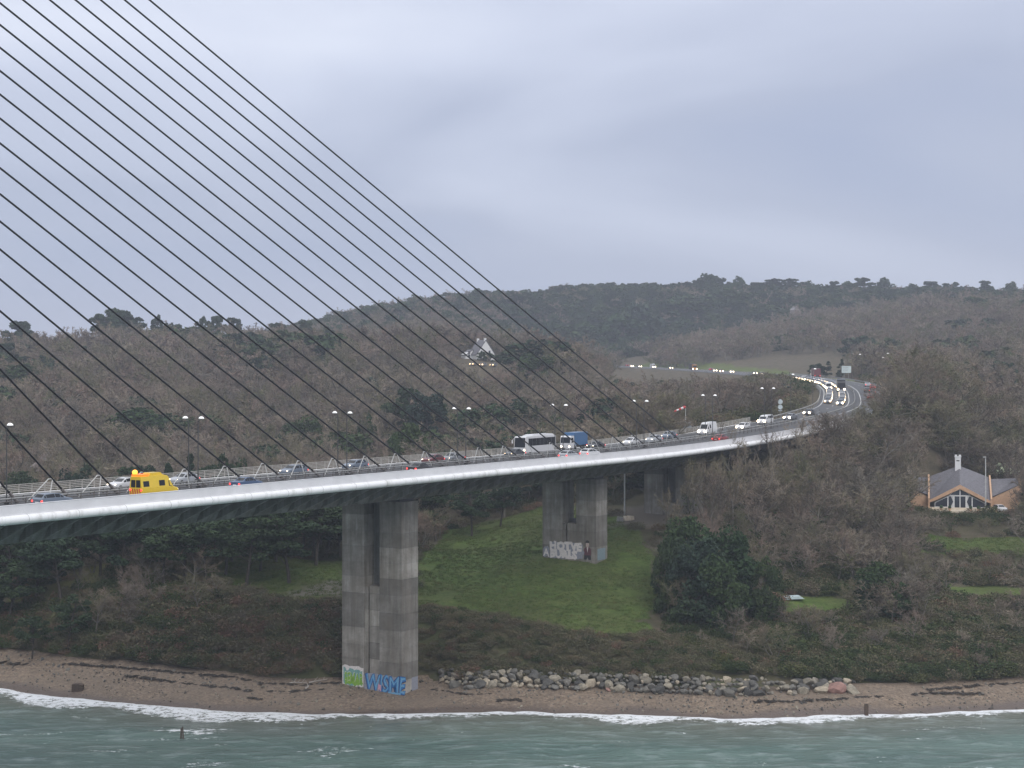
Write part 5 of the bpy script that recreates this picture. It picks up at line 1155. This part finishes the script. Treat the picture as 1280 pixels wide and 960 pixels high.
def pine(seed, h=12.0, w=4.2, base=.5, per=150, leafsz=.30, ncl=26, shape='umbrella'):
    r_ = np.random.default_rng(seed); W_ = Geo(); lean = r_.normal(size=3) * .06
    P, d = branch_path(np.array([0, 0, -.6]), np.array([0, 0, 1.]) + lean, h * .88, r_, .15, 6, .06); tube_np(W_, P, h * .02, h * .007, 6); C = []; Rr = []
    for i in range(ncl):
        t = r_.uniform(base, 1.0); a = i * 2.4 + r_.uniform(-.4, .4)
        if shape == 'umbrella': rad = w * math.sqrt(r_.uniform(.05, 1)) * (.55 + .45 * math.sin(math.pi * min(1, (t - base) / (1 - base) * .8 + .25))); rc = r_.uniform(.20, .34) * w
        elif shape == 'cone': rad = w * (1 - (t - base) / (1 - base)) * math.sqrt(r_.uniform(.2, 1)); rc = r_.uniform(.16, .30) * w * (1.25 - .7 * (t - base) / (1 - base))
        else: u = (t - base) / (1 - base); rad = w * math.sqrt(max(.02, 1 - (2 * u - .75) ** 2 * .6)) * math.sqrt(r_.uniform(.05, 1)); rc = r_.uniform(.25, .42) * w
        p = np.array([np.interp(min(t, .98) * (len(P)-1), np.arange(len(P)), P[:, k]) for k in range(3)]); c = p + np.array([math.cos(a) * rad, math.sin(a) * rad, r_.uniform(.0, .08) * h]); C.append(c); Rr.append(rc)
        st = p - np.array([0, 0, min(.12 * h, rad * .4)]); Q = np.stack([st, (st + c) / 2 + np.array([0, 0, .02 * h]), c]); tube_np(W_, Q, h * .006, h * .002, 4)
    return W_.mesh('trunk', M['pine_bark']), clump_crown('crown', M['pine'] if shape != 'round' else M['leaf'], C, Rr, per, leafsz, r_, .62 if shape == 'umbrella' else .85)
def shrub(seed, w=1.6, h=1.5, ntw=700, nlf=260, leafm='bramble'):
    r_ = np.random.default_rng(seed); T_ = Geo(); n = ntw; a = r_.uniform(0, 6.28, n); rad = np.sqrt(r_.uniform(0, 1, n)) * w * .75; b_ = np.stack([np.cos(a) * rad, np.sin(a) * rad, np.zeros(n)], 1)
    top = np.sqrt(np.maximum(.05, 1 - (rad / w) ** 2)) * h * (.7 + .5 * vnoise(b_[:, 0] * 3, b_[:, 1] * 3, 1.5, seed)); b_[:, 2] = top * r_.uniform(.05, .85, n)
    d = np.stack([np.cos(a) * .5, np.sin(a) * .5, np.full(n, .8)], 1) + r_.normal(size=(n, 3)) * .6; slivers(T_, b_, d, r_.uniform(.3, .8, n) * h * .5, np.full(n, .022), r_)
    k = r_.integers(0, n, nlf); leaves(T_, b_[k] + unit(d[k]) * .3 * h * r_.uniform(.2, 1, (nlf, 1)), r_.uniform(.07, .17, nlf), r_)
    return T_.mesh('foliage', M[leafm])
def merged(name, parts):
    """one mesh from several, keeping their materials (for the massed stands)"""
    V, F, MI, mats, n = [], [], [], [], 0
    for me in parts:
        if me is None: continue
        v = np.empty(len(me.vertices) * 3, np.float32); me.vertices.foreach_get('co', v); V.append(v.reshape(-1, 3))
        for p in me.polygons: F.append(tuple(i + n for i in p.vertices))
        MI += [len(mats)] * len(me.polygons); mats.append(me.materials[0]); n += len(v) // 3
    o = bpy.data.meshes.new(name); o.from_pydata(np.concatenate(V).tolist(), [], F)
    for m_ in mats: o.materials.append(m_)
    o.polygons.foreach_set('material_index', MI); o.update(); return o

BARE = [bare_tree(100 + i, 11, .36 + .05 * (i % 3), 13, .026, ivy=(1.6 if i in (2, 5) else .8 if i in (0, 7) else .0), stems=(3 if i in (3, 6) else 1)) for i in range(8)]
BARE_FAR = [bare_tree(200 + i, 11, .44, 14, .060, lod=1, stems=(2 if i == 2 else 1)) for i in range(4)]
PINES = [pine(300 + i, 13, 4.4, .45 + .07 * (i % 3), 150, .30, 26, 'umbrella') for i in range(4)]
CONES = [pine(320 + i, 12, 3.2, .12, 130, .30, 30, 'cone') for i in range(2)]
ROUND = [pine(340 + i, 9, 4.0, .10, 150, .27, 34, 'round') for i in range(3)]
PINE_FAR = [pine(360 + i, 13, 4.6, .42, 75, .55, 36, 'umbrella') for i in range(3)]
ROUND_FAR = [pine(370 + i, 9, 4.2, .10, 55, .55, 26, 'round') for i in range(2)]
SHRUB = [shrub(400 + i, 1.7, 1.5, 620, (220, 220, 520, 520, 240, 300)[i], ('bramble', 'bramble', 'ivy', 'ivy', 'dry', 'dry')[i]) for i in range(6)]

# ------------------------------------------------------------------ plants: where they stand
trees = []      # (kind, variant, x, y, z, height, width factor, rotation)
keep = [(530, 812, 655, 800, 300), (432, 534, 640, 870, 240), (676, 768, 598, 704, 290), (1142, 1264, 572, 640, 352), (1166, 1280, 640, 692, 322),
        (985, 1086, 462, 519, 640), (890, 1000, 512, 545, 390), (770, 1050, 452, 473, 950), (586, 628, 420, 460, 700), (975, 1080, 736, 756, 262), (1178, 1262, 726, 748, 276), (768, 800, 612, 640, 320), (1048, 1112, 452, 472, 640), (815, 832, 590, 625, 314), (862, 985, 500, 545, 372)]
def blocked(x, y, z, h, w):
    """does this plant stand in front of something that is seen free in the photograph"""
    a, t = proj(x, y, z + h * .9); _, b_ = proj(x, y, z); hw = w / y * FPX * (1.25 if y > 560 else .7)
    for x0, x1, y0, y1, d in keep:
        if y < d - 1 and a + hw > x0 and a - hw < x1 and b_ > y0 and t < y1: return True
    return False
HOUSES = [(H.x + 1, H.y + 3, 13), (at(607, 449, 700).x, 702, 11), (at(1262, 612, 385).x, 388, 10), (at(60, 592, 420).x, 422, 4.5), (at(150, 540, 560).x, 562, 4), (at(1011, 645, 320).x, 316, 5), (at(604, 456, 672).x, 672, 9)]
_axis = ROAD[ROAD_S > 40]
def free(x, y, margin=3.0):
    if y < float(shore_y(np.array([x]))[0]) + float(beach_w(np.array([x]))[0]) + 3: return False
    for hx, hy, hr in HOUSES:
        if (x - hx) ** 2 + (y - hy) ** 2 < hr * hr: return False
    q = Vector((x, y, 0)) - BO; s_, t_ = q.dot(BU), q.dot(BN)
    if s_ < S_END + 4 and abs(t_) < 12.5 + margin and s_ > 30: return False
    dr = np.min((_rs[:, 0] - x) ** 2 + (_rs[:, 1] - y) ** 2)
    if dr < (10.5 + margin) ** 2: return False
    for pl in (LAWN, LAWN_P, LAWN_H, LAWN_T, LAWN_R, GARDEN, TRACK, PATH):
        if in_poly(np.array([x]), np.array([y]), pl)[0]: return False
    return True
R2 = random.Random(21)
def put(kind, x, y, h, w=1.0, var=None, force=False, z=None):
    if not force and not free(x, y): return
    z = gz(x, y) if z is None else z
    z -= .22 * h * min(1, max(0, (y - 600) / 200))
    if not force:
        for q_ in (1, .85, .7, .55, .42):
            if not blocked(x, y, z, h * q_, h * q_ * .35 * w): break
        else: return
        h *= q_
    trees.append((kind, R2.randrange(1000) if var is None else var, x, y, z, h, w, R2.uniform(0, 6.28)))
OWN = {}
def put_px(kind, px, top, d, w_px, h=None, var=None):
    """a plant whose top is seen at px, top, standing on the ground at depth d; w_px is the crown width in photo pixels"""
    q = at(px, top, d); z = gz(q.x, q.y); h = h or max(4, q.z - z); ref = {'pine': 13 / 8.8, 'cone': 12 / 6.4, 'round': 9 / 8.0, 'bare': 11 / 8.5}[kind]
    trees.append((kind, R2.randrange(1000) if var is None else var, q.x, q.y, q.z - h, h, (w_px / FPX * d) / h * ref, R2.uniform(0, 6.28)))
# singled-out evergreens
for a in (('pine', 22, 404, 850, 34), ('round', 25, 424, 800, 50), ('pine', 133, 392, 850, 34), ('pine', 163, 391, 855, 36), ('pine', 147, 390, 858, 30), ('pine', 200, 396, 860, 14), ('round', 217, 407, 860, 24), ('pine', 252, 398, 870, 16), ('pine', 268, 398, 872, 16), ('pine', 290, 402, 880, 22),
          ('cone', 300, 416, 780, 26), ('cone', 318, 414, 780, 28), ('pine', 352, 408, 870, 22), ('pine', 382, 405, 880, 24), ('pine', 408, 412, 880, 14), ('round', 330, 440, 640, 40), ('round', 60, 440, 640, 30),
          ('pine', 500, 477, 470, 60), ('pine', 535, 482, 465, 55), ('round', 515, 524, 385, 60), ('round', 500, 545, 380, 36), ('round', 460, 512, 470, 26), ('pine', 150, 570, 320, 60), ('pine', 178, 574, 318, 44), ('round', 100, 574, 330, 50), ('cone', 213, 562, 312, 44), ('cone', 246, 556, 318, 42), ('round', 285, 560, 330, 46), ('pine', 262, 566, 308, 44), ('round', 20, 585, 340, 50),
          ('pine', 8, 425, 700, 26), ('round', 40, 450, 660, 40), ('round', 705, 400, 1180, 54), ('round', 735, 396, 1190, 40), ('round', 780, 385, 1220, 60), ('round', 805, 378, 1240, 50), ('pine', 640, 372, 1300, 24), ('round', 680, 395, 1180, 50), ('round', 655, 410, 1160, 40), ('round', 604, 438, 694, 14), ('round', 612, 440, 692, 12), ('round', 640, 437, 690, 34),
          ('cone', 1032, 448, 690, 20), ('cone', 1052, 446, 695, 20), ('round', 1020, 452, 690, 22), ('pine', 885, 345, 1400, 20), ('pine', 897, 349, 1400, 18), ('pine', 924, 350, 1400, 14), ('pine', 872, 352, 1400, 16),
          ('pine', 1082, 352, 1380, 22), ('pine', 1110, 351, 1380, 22), ('pine', 1062, 356, 1380, 20), ('pine', 1045, 357, 1380, 16), ('pine', 1165, 356, 1340, 20), ('pine', 1192, 357, 1340, 22), ('pine', 1232, 356, 1320, 18), ('round', 1210, 362, 1320, 24), ('pine', 985, 354, 1390, 26), ('pine', 965, 354, 1390, 26), ('pine', 1005, 356, 1390, 20), ('pine', 950, 358, 1390, 20), ('pine', 1140, 360, 1350, 20), ('pine', 1260, 357, 1290, 18), ('round', 960, 385, 1260, 34), ('round', 930, 370, 1320, 40), ('round', 905, 366, 1330, 40), ('round', 1020, 372, 1330, 40), ('round', 1125, 368, 1300, 50), ('round', 1160, 372, 1290, 44), ('round', 860, 372, 1300, 50),
          ('round', 1205, 512, 420, 46), ('round', 1232, 520, 412, 42), ('round', 1260, 515, 418, 40), ('pine', 1215, 505, 425, 40), ('round', 1170, 575, 380, 24), ('round', 1290, 606, 340, 26),
          ('round', 850, 640, 262, 70), ('round', 890, 655, 256, 80), ('round', 870, 668, 252, 76), ('round', 925, 668, 258, 66), ('round', 960, 690, 256, 40), ('round', 905, 690, 250, 60), ('round', 838, 668, 256, 44), ('round', 1105, 700, 262, 60), ('round', 1085, 712, 262, 44), ('round', 1125, 722, 258, 36)):
    if a[3] >= 1240: a = (a[0] if int(a[1]) % 3 else 'round', a[1], a[2] - 7, a[3], a[4] * 1.15)
    if 780 < a[3] < 900: a = (a[0], a[1], a[2] - 8, a[3], a[4] * 1.15)
    put_px(*a)
for a in ((846, 596, 288, 50), (866, 566, 298, 60), (884, 552, 302, 60), (902, 545, 306, 62), (922, 538, 310, 64), (942, 536, 316, 60), (962, 532, 322, 62), (984, 528, 328, 66), (1006, 520, 334, 66), (1028, 516, 342, 62), (1050, 512, 348, 60), (1072, 506, 356, 60), (1092, 498, 366, 58), (1108, 488, 384, 56), (1125, 476, 405, 52), (885, 585, 290, 60), (915, 578, 294, 62), (950, 570, 300, 64), (990, 562, 310, 64), (1035, 550, 322, 62), (1075, 538, 336, 60), (1120, 515, 350, 56), (1145, 498, 385, 54), (1165, 484, 410, 54), (1105, 476, 440, 44), (1130, 466, 470, 44), (1150, 460, 480, 44), (1180, 470, 440, 50)):
    put_px('bare', *a)
for (px, d), lb in {(500, 470): 'broad dark umbrella pine standing behind the middle stays', (535, 465): 'dark umbrella pine overlapping the broad pine behind the middle stays', (515, 385): 'large round dark evergreen rising just behind the bridge parapet', (133, 850): 'umbrella pine at the near end of the dense ridge clump', (163, 855): 'umbrella pine at the far end of the dense ridge clump', (147, 858): 'tallest umbrella pine in the middle of the dense ridge clump',
        (200, 860): 'small lone round topped pine beside the dense ridge clump', (22, 850): 'lone umbrella pine above a dark thicket on the left ridge', (150, 320): 'dark pine just behind the yellow van', (213, 312): 'pointed conifer behind the bridge next to the yellow van', (1032, 690): 'pointed dark conifer on the verge beside the big road sign', (1052, 695): 'dark conifer right behind the big road sign', (885, 1400): 'tallest pine on the far ridge skyline', (924, 1400): 'isolated small crowned pine on the far ridge skyline', (605, 694): 'dark round tree in front of the white hillside house'}.items():
    for i_, t_ in enumerate(trees):
        if abs(t_[3] - d) < .01 and abs(proj(t_[2], t_[3], 0)[0] - px) < .5: OWN[i_] = lb
# pines along the edge of the lawn and over the shore under the bridge
for px, d, h in ((325, 276, 12.5), (362, 268, 12.5), (395, 282, 12), (300, 290, 12.5), (340, 300, 12), (410, 300, 12), (380, 305, 12.5), (545, 316, 11), (590, 322, 10.5), (570, 338, 11), (625, 330, 10), (640, 345, 11), (660, 352, 11), (540, 345, 12), (605, 352, 12), (675, 362, 12), (440, 310, 12), (500, 320, 12), (470, 330, 12), (430, 330, 12),
                 (10, 262, 12), (45, 268, 12.5), (75, 262, 12), (100, 278, 12.5), (30, 282, 12), (140, 292, 12.5), (165, 285, 12), (215, 284, 12), (245, 290, 12), (185, 300, 12), (265, 280, 11.5), (60, 300, 12), (120, 305, 12), (225, 305, 12), (85, 252, 9), (40, 252, 8), (150, 264, 13), (178, 270, 13), (205, 262, 12.5), (232, 268, 13), (258, 264, 12.5), (282, 272, 13), (308, 266, 12.5), (125, 270, 13), (290, 282, 13), (345, 284, 13), (15, 270, 13), (60, 276, 13), (-25, 262, 12), (-50, 280, 12), (-20, 300, 12)):
    x = (px - 640) / FPX * d; trees.append(('pine', R2.randrange(1000), x, d, gz(x, d), h * R2.uniform(.92, 1.08), R2.uniform(1.0, 1.3), R2.uniform(0, 6.28)))
# bare trees, foreground then hillside then ridges
def stand(x0, x1, y0, y1, step, hh, kinds, dens=1.0, jit=.5, even=False):
    y = y0
    while y < y1:
        lo, hi = max(x0, -(.34 * y + 8)), min(x1, .34 * y + 8); x = lo
        while x < hi:
            if R2.random() < dens:
                k = R2.choices([a for a, _ in kinds], [b_ * (1 if a == 'bare' or even else 4.5 if vnoise(x, y, 55, 91) > .66 else .12) for a, b_ in kinds])[0]; put(k, x + R2.uniform(-jit, jit) * step, y + R2.uniform(-jit, jit) * step, R2.uniform(*hh) * (1.0 if k == 'bare' else .95), R2.uniform(.9, 1.65))
            x += step
        y += step
stand(27, 140, 254, 300, 4.6, (6.5, 10.5), [('bare', 1)], .72)
stand(30, 150, 300, 372, 4.6, (10, 14), [('bare', 1)], .9)
stand(-72, -48, 252, 280, 5.2, (5, 8.5), [('bare', 1)], .5)
stand(-110, -24, 286, 304, 5.0, (11, 13), [('pine', 1)], .55)
stand(28, 140, 239, 256, 5.5, (3.2, 6.5), [('bare', 1)], .55)
stand(-110, -40, 247, 258, 6.5, (3, 5.5), [('bare', 1)], .5)
stand(-120, 30, 300, 345, 6.0, (8, 11.5), [('bare', 1), ('round', .08)], .8)
stand(-200, 62, 345, 470, 6.8, (8, 16), [('bare', 1), ('round', .05)], .95)
stand(-260, 90, 470, 700, 8.6, (10, 19), [('bare', 1), ('round', .05)], 1)
stand(-330, 100, 700, 1010, 10.5, (12.5, 20), [('bare', 1), ('round', .05), ('pine', .02)], 1)
stand(78, 150, 345, 500, 5.0, (8, 12), [('bare', 1)], .8)
stand(80, 320, 372, 560, 7.2, (9, 17), [('bare', 1), ('round', .04)], .95)
stand(110, 330, 560, 800, 9.0, (11, 19), [('bare', 1), ('round', .05)], 1)
stand(95, 420, 800, 1120, 10.5, (12.5, 17.5), [('bare', 1), ('round', .04)], 1)
stand(-380, 60, 1010, 1200, 10.5, (12, 17), [('bare', 1), ('round', .12), ('pine', .04)], 1)
stand(-380, 60, 1200, 1340, 10.5, (13, 18), [('bare', 1), ('round', 1.0), ('pine', .5)], 1, even=True)
stand(110, 520, 1085, 1230, 10.5, (12, 17), [('bare', 1), ('round', .10)], 1)
stand(-30, 110, 1110, 1230, 10.0, (12, 17), [('bare', .7), ('round', 1)], 1, even=True)
stand(40, 520, 1230, 1440, 10.5, (12, 17), [('bare', .5), ('round', 1.0), ('pine', .8)], 1, even=True)

# ---- which bare trees stand out singly: the 300 that show largest and are not hidden by nearer ones
order = sorted(range(len(trees)), key=lambda i: trees[i][3]); cover = np.zeros((240, 320), bool); vis = {}
for i in order:
    k, _, x, y, z, h, w, _r = trees[i]; a, t = proj(x, y, z + h); _, b_ = proj(x, y, z); hw = h * .36 * w / y * FPX
    x0, x1, y0, y1 = int(max(0, (a - hw) / 4)), int(min(320, (a + hw) / 4 + 1)), int(max(0, t / 4)), int(min(240, b_ / 4 + 1))
    if x1 <= x0 or y1 <= y0 or a < -10 or a > 1290: vis[i] = 0; continue
    sub = cover[y0:y1, x0:x1]; vis[i] = (~sub).sum() * 16.0; sub[: max(1, int((y1 - y0) * .8))] = True
bare_i = sorted([i for i in vis if trees[i][0] == 'bare' and vis[i] > 60 and trees[i][3] < 720], key=lambda i: -vis[i])[:295]
ever_i = sorted([i for i in vis if trees[i][0] != 'bare' and vis[i] > 30], key=lambda i: -vis[i])[:290]
single = set(bare_i) | set(ever_i)
LAB = {'pine': ('pine_tree', 'pine tree'), 'cone': ('conifer', 'conifer'), 'round': ('evergreen_tree', 'evergreen tree'), 'bare': ('bare_tree', 'bare tree')}
def zone(x, y):
    q = Vector((x, y, 0)) - BO; t_ = q.dot(BN)
    if y < 300 and x < -16: return 'on the wooded bank left of the tall beach pier' if False else 'on the shore bank under the bridge'
    if y < 372 and x > 24: return 'on the slope between the graffiti pier and the bungalow'
    if y < 372: return 'behind the lawn under the bridge'
    if x > 105: return 'on the hill outside the motorway bend'
    if y < 560: return 'in the valley behind the bridge'
    if y < 1010: return 'on the hillside below the left ridge' if x < 0 else 'inside the motorway bend'
    return 'on the far ridge'
ADJ = {'bare': ('bare brown winter tree', 'leafless grey-brown tree'), 'pine': ('dark pine with a flat topped crown', 'dark pine with a flat topped crown'), 'cone': ('dark pointed conifer', 'dark pointed conifer'), 'round': ('dense dark green rounded evergreen', 'dense dark green rounded evergreen')}
SCALE = {'bare': 11.0, 'pine': 13.0, 'cone': 12.0, 'round': 9.0}
for i in sorted(single):
    k, v, x, y, z, h, w, rot = trees[i]; near = y < 640
    lib = {'bare': BARE if near else BARE_FAR, 'pine': PINES if near else PINE_FAR, 'cone': CONES, 'round': ROUND if near else ROUND_FAR}[k]; pr = lib[v % len(lib)]
    tall = ' tall' if (k == 'bare' and h > 12) else ''
    zn = zone(x, y); lab = f"{'tall ' if tall else ''}{ADJ[k][0]} {zn}"
    lab = OWN.get(i, lab)
    r = tag(empty(LAB[k][0], (x, y, z), rot), lab, LAB[k][1], f"{LAB[k][1]}s {zn}"); sc = h / SCALE[k]; r.scale = (sc * w, sc * w, sc)
    names = ('trunk', 'crown', 'ivy')
    for nm, me in zip(names, pr):
        if me is not None: mesh_obj(nm, me, r)
def mass(name, lib, idx, label, kinds):
    by = {}
    for i in idx: by.setdefault(trees[i][1] % len(lib), []).append(i)
    for v, ii in by.items():
        me = merged(name + '_shape', [p for p in lib[v] if p is not None]); T_ = [trees[i] for i in ii]; sc = np.array([t[5] / SCALE[t[0]] for t in T_]); w = np.array([t[6] for t in T_])
        gn_scatter(name, me, [(t[2], t[3], t[4]) for t in T_], [(0, 0, t[7]) for t in T_], np.stack([sc * w, sc * w, sc], 1), label, cat='woodland')
rest = [i for i in range(len(trees)) if i not in single]
mass('winter_wood', BARE, [i for i in rest if trees[i][0] == 'bare' and trees[i][3] < 420], 'thicket of leafless trees filling the near slopes', 'bare')
mass('winter_wood', BARE_FAR, [i for i in rest if trees[i][0] == 'bare' and trees[i][3] >= 420], 'brown leafless woodland covering the hills', 'bare')
mass('evergreen_wood', PINE_FAR, [i for i in rest if trees[i][0] in ('pine', 'cone')], 'dark pines mixed into the hillside woodland', 'pine')
mass('evergreen_wood', ROUND_FAR, [i for i in rest if trees[i][0] == 'round'], 'dark evergreens mixed into the hillside woodland', 'round')

# ---- brambles and scrub over the bank: a mass nobody could count
SH = {i: [] for i in range(6)}
def scrub(x0, x1, y0, y1, n, pal, hmin=.5, hmax=1.3, maxoff=None):
    for _ in range(n):
        y = R2.uniform(y0, y1); x = R2.uniform(max(x0, -.34 * y - 5), min(x1, .34 * y + 5)); off_ = y - float(shore_y(np.array([x]))[0]) - float(beach_w(np.array([x]))[0])
        if off_ < 1.2 or (maxoff and off_ > maxoff + 5 * (vnoise(x, y, 8, 77) - .5)): continue
        if any(in_poly(np.array([x]), np.array([y]), pl)[0] for pl in (LAWN, LAWN_P, LAWN_H, LAWN_T, LAWN_R, GARDEN, PATH, TRACK)): continue
        if any((x - hx) ** 2 + (y - hy) ** 2 < (hr - 2) ** 2 for hx, hy, hr in HOUSES): continue
        q = Vector((x, y, 0)) - BO
        if any(abs(q.dot(BU) - sp_) < 4 and abs(q.dot(BN)) < 6.5 for sp_ in (sP1, sP2, sP3)): continue
        if q.dot(BU) > 130 and abs(q.dot(BN)) < 13.5: continue
        if np.min((_rs[:, 0] - x) ** 2 + (_rs[:, 1] - y) ** 2) < 14 ** 2: continue
        s_ = R2.uniform(hmin, hmax); SH[R2.choices(range(6), pal)[0]].append((x, y, gz(x, y) - .1, s_))
scrub(-110, -46, 236, 266, 1600, (1.2, 1.2, 1.4, 1.4, 1.5, 1.5), .5, 1.25)
scrub(-62, -20, 236, 262, 1300, (3, 3, .3, .3, .6, .6), .5, 1.2)
scrub(-14, 28, 232, 262, 2000, (.8, .8, .5, .4, 3, 3), .35, .8, 17)
scrub(24, 60, 234, 262, 900, (.5, .5, 1.4, 1.2, 3, 3), .4, 1.0)
scrub(40, 130, 234, 300, 3000, (.8, .8, 1.6, 1.6, 2, 2), .5, 1.3)
scrub(-120, 140, 262, 372, 2600, (1.5, 1.5, .8, .8, 1.5, 1.5), .6, 1.4)
scrub(15, 112, 372, 640, 2600, (2, 2, .4, .4, 2, 2), 1.2, 2.4)
scrub(100, 185, 372, 600, 1500, (2, 2, .4, .4, 2, 2), 1.2, 2.4)
for v, T_ in SH.items():
    T_ = np.array(T_); n = len(T_); s_ = T_[:, 3]
    gn_scatter('bramble_scrub', SHRUB[v], T_[:, :3], np.stack([0*s_, 0*s_, rng.uniform(0, 6.3, n)], 1), np.stack([s_ * rng.uniform(.9, 1.4, n), s_ * rng.uniform(.9, 1.4, n), s_ * rng.uniform(.7, 1.2, n)], 1), 'tangled brown and green brambles over the shore bank', cat='scrub')
# ---- rough grass over the lawns
gg = MB()
for k in range(16):
    a = rng.uniform(0, 6.28); q = rng.normal(0, .16, 2); d_ = np.array([math.cos(a), math.sin(a)]) * .02; l_ = rng.uniform(.10, .26); ln_ = rng.normal(0, .08, 2)
    gg.add([(q[0] - d_[0], q[1] - d_[1], 0), (q[0] + d_[0], q[1] + d_[1], 0), (q[0] + ln_[0], q[1] + ln_[1], l_)], [(0, 1, 2)])
M['grass'] = foliage('lawn_grass', [(.058,.090,.022), (.078,.120,.029), (.112,.138,.042), (.130,.130,.054)], patch=3.5)
gme_ = gg.mesh('grass_tuft', M['grass']); GP = []
for pl, n_ in ((LAWN, 15000), (LAWN_P, 4000), (LAWN_H, 4000)):
    P0 = np.array(pl); q = np.stack([rng.uniform(P0[:, 0].min(), P0[:, 0].max(), n_), rng.uniform(P0[:, 1].min(), P0[:, 1].max(), n_)], 1); q = q[in_poly(q[:, 0], q[:, 1], pl) & (vnoise(q[:, 0], q[:, 1], 5, 71) > .25)]; GP.append(q)
GP = np.concatenate(GP); n = len(GP); sc_ = rng.uniform(.5, 1.5, n)
gn_scatter('grass', gme_, np.c_[GP, height(GP[:, 0], GP[:, 1])], np.stack([0 * sc_, 0 * sc_, rng.uniform(0, 6.3, n)], 1), np.stack([sc_] * 3, 1), 'rough grass growing on the lawns', cat='grass')
# ---- hedge below the bungalow and a few garden shrubs
hd = tag(empty('hedge', (at(1225, 672, 336).x, 343, 13.0)), 'long dark hedge on the bank below the bungalow terrace', 'hedge'); r_ = np.random.default_rng(9)
cs = []; ra = []
for x in np.arange(-16, 30, .9):
    for yo in (-4.2, -2.4, -.6, 1.2):
        zt = gz(hd.location.x + x, 343 + yo) - 13
        for zz in ((.5, 1.3) if yo > -4 else (.5,)): cs.append(np.array([x + r_.normal() * .3, yo + r_.normal() * .4, min(zt + zz, 3.1) + r_.normal() * .12])); ra.append(r_.uniform(.75, 1.1))
mesh_obj('twigs', clump_crown('twigs', M['bramble'], cs, ra, 26, .16, r_, .95), hd)
mesh_obj('dark_leaves', clump_crown('dark_leaves', M['leaf'], cs, [a * .93 for a in ra], 40, .18, r_, .95), hd)

# ------------------------------------------------------------------ dusk haze: one closed box of even, thin mist round the whole place
m = bpy.data.materials.new('haze'); m.use_nodes = True; m.node_tree.nodes.clear(); N, L = m.node_tree.nodes, m.node_tree.links
o_ = N.new('ShaderNodeOutputMaterial'); pv = N.new('ShaderNodeVolumePrincipled'); pv.inputs['Color'].default_value = (.82, .87, 1.0, 1); pv.inputs['Density'].default_value = .00022; pv.inputs['Anisotropy'].default_value = .2
L.new(pv.outputs[0], o_.inputs['Volume'])
c = MB(); c.box(-6500, 6500, -6500, 9500, -12, 260); hz = c.build('haze', m); tag(hz, 'thin even dusk mist in the air', kind='stuff'); hz.display_type = 'WIRE'
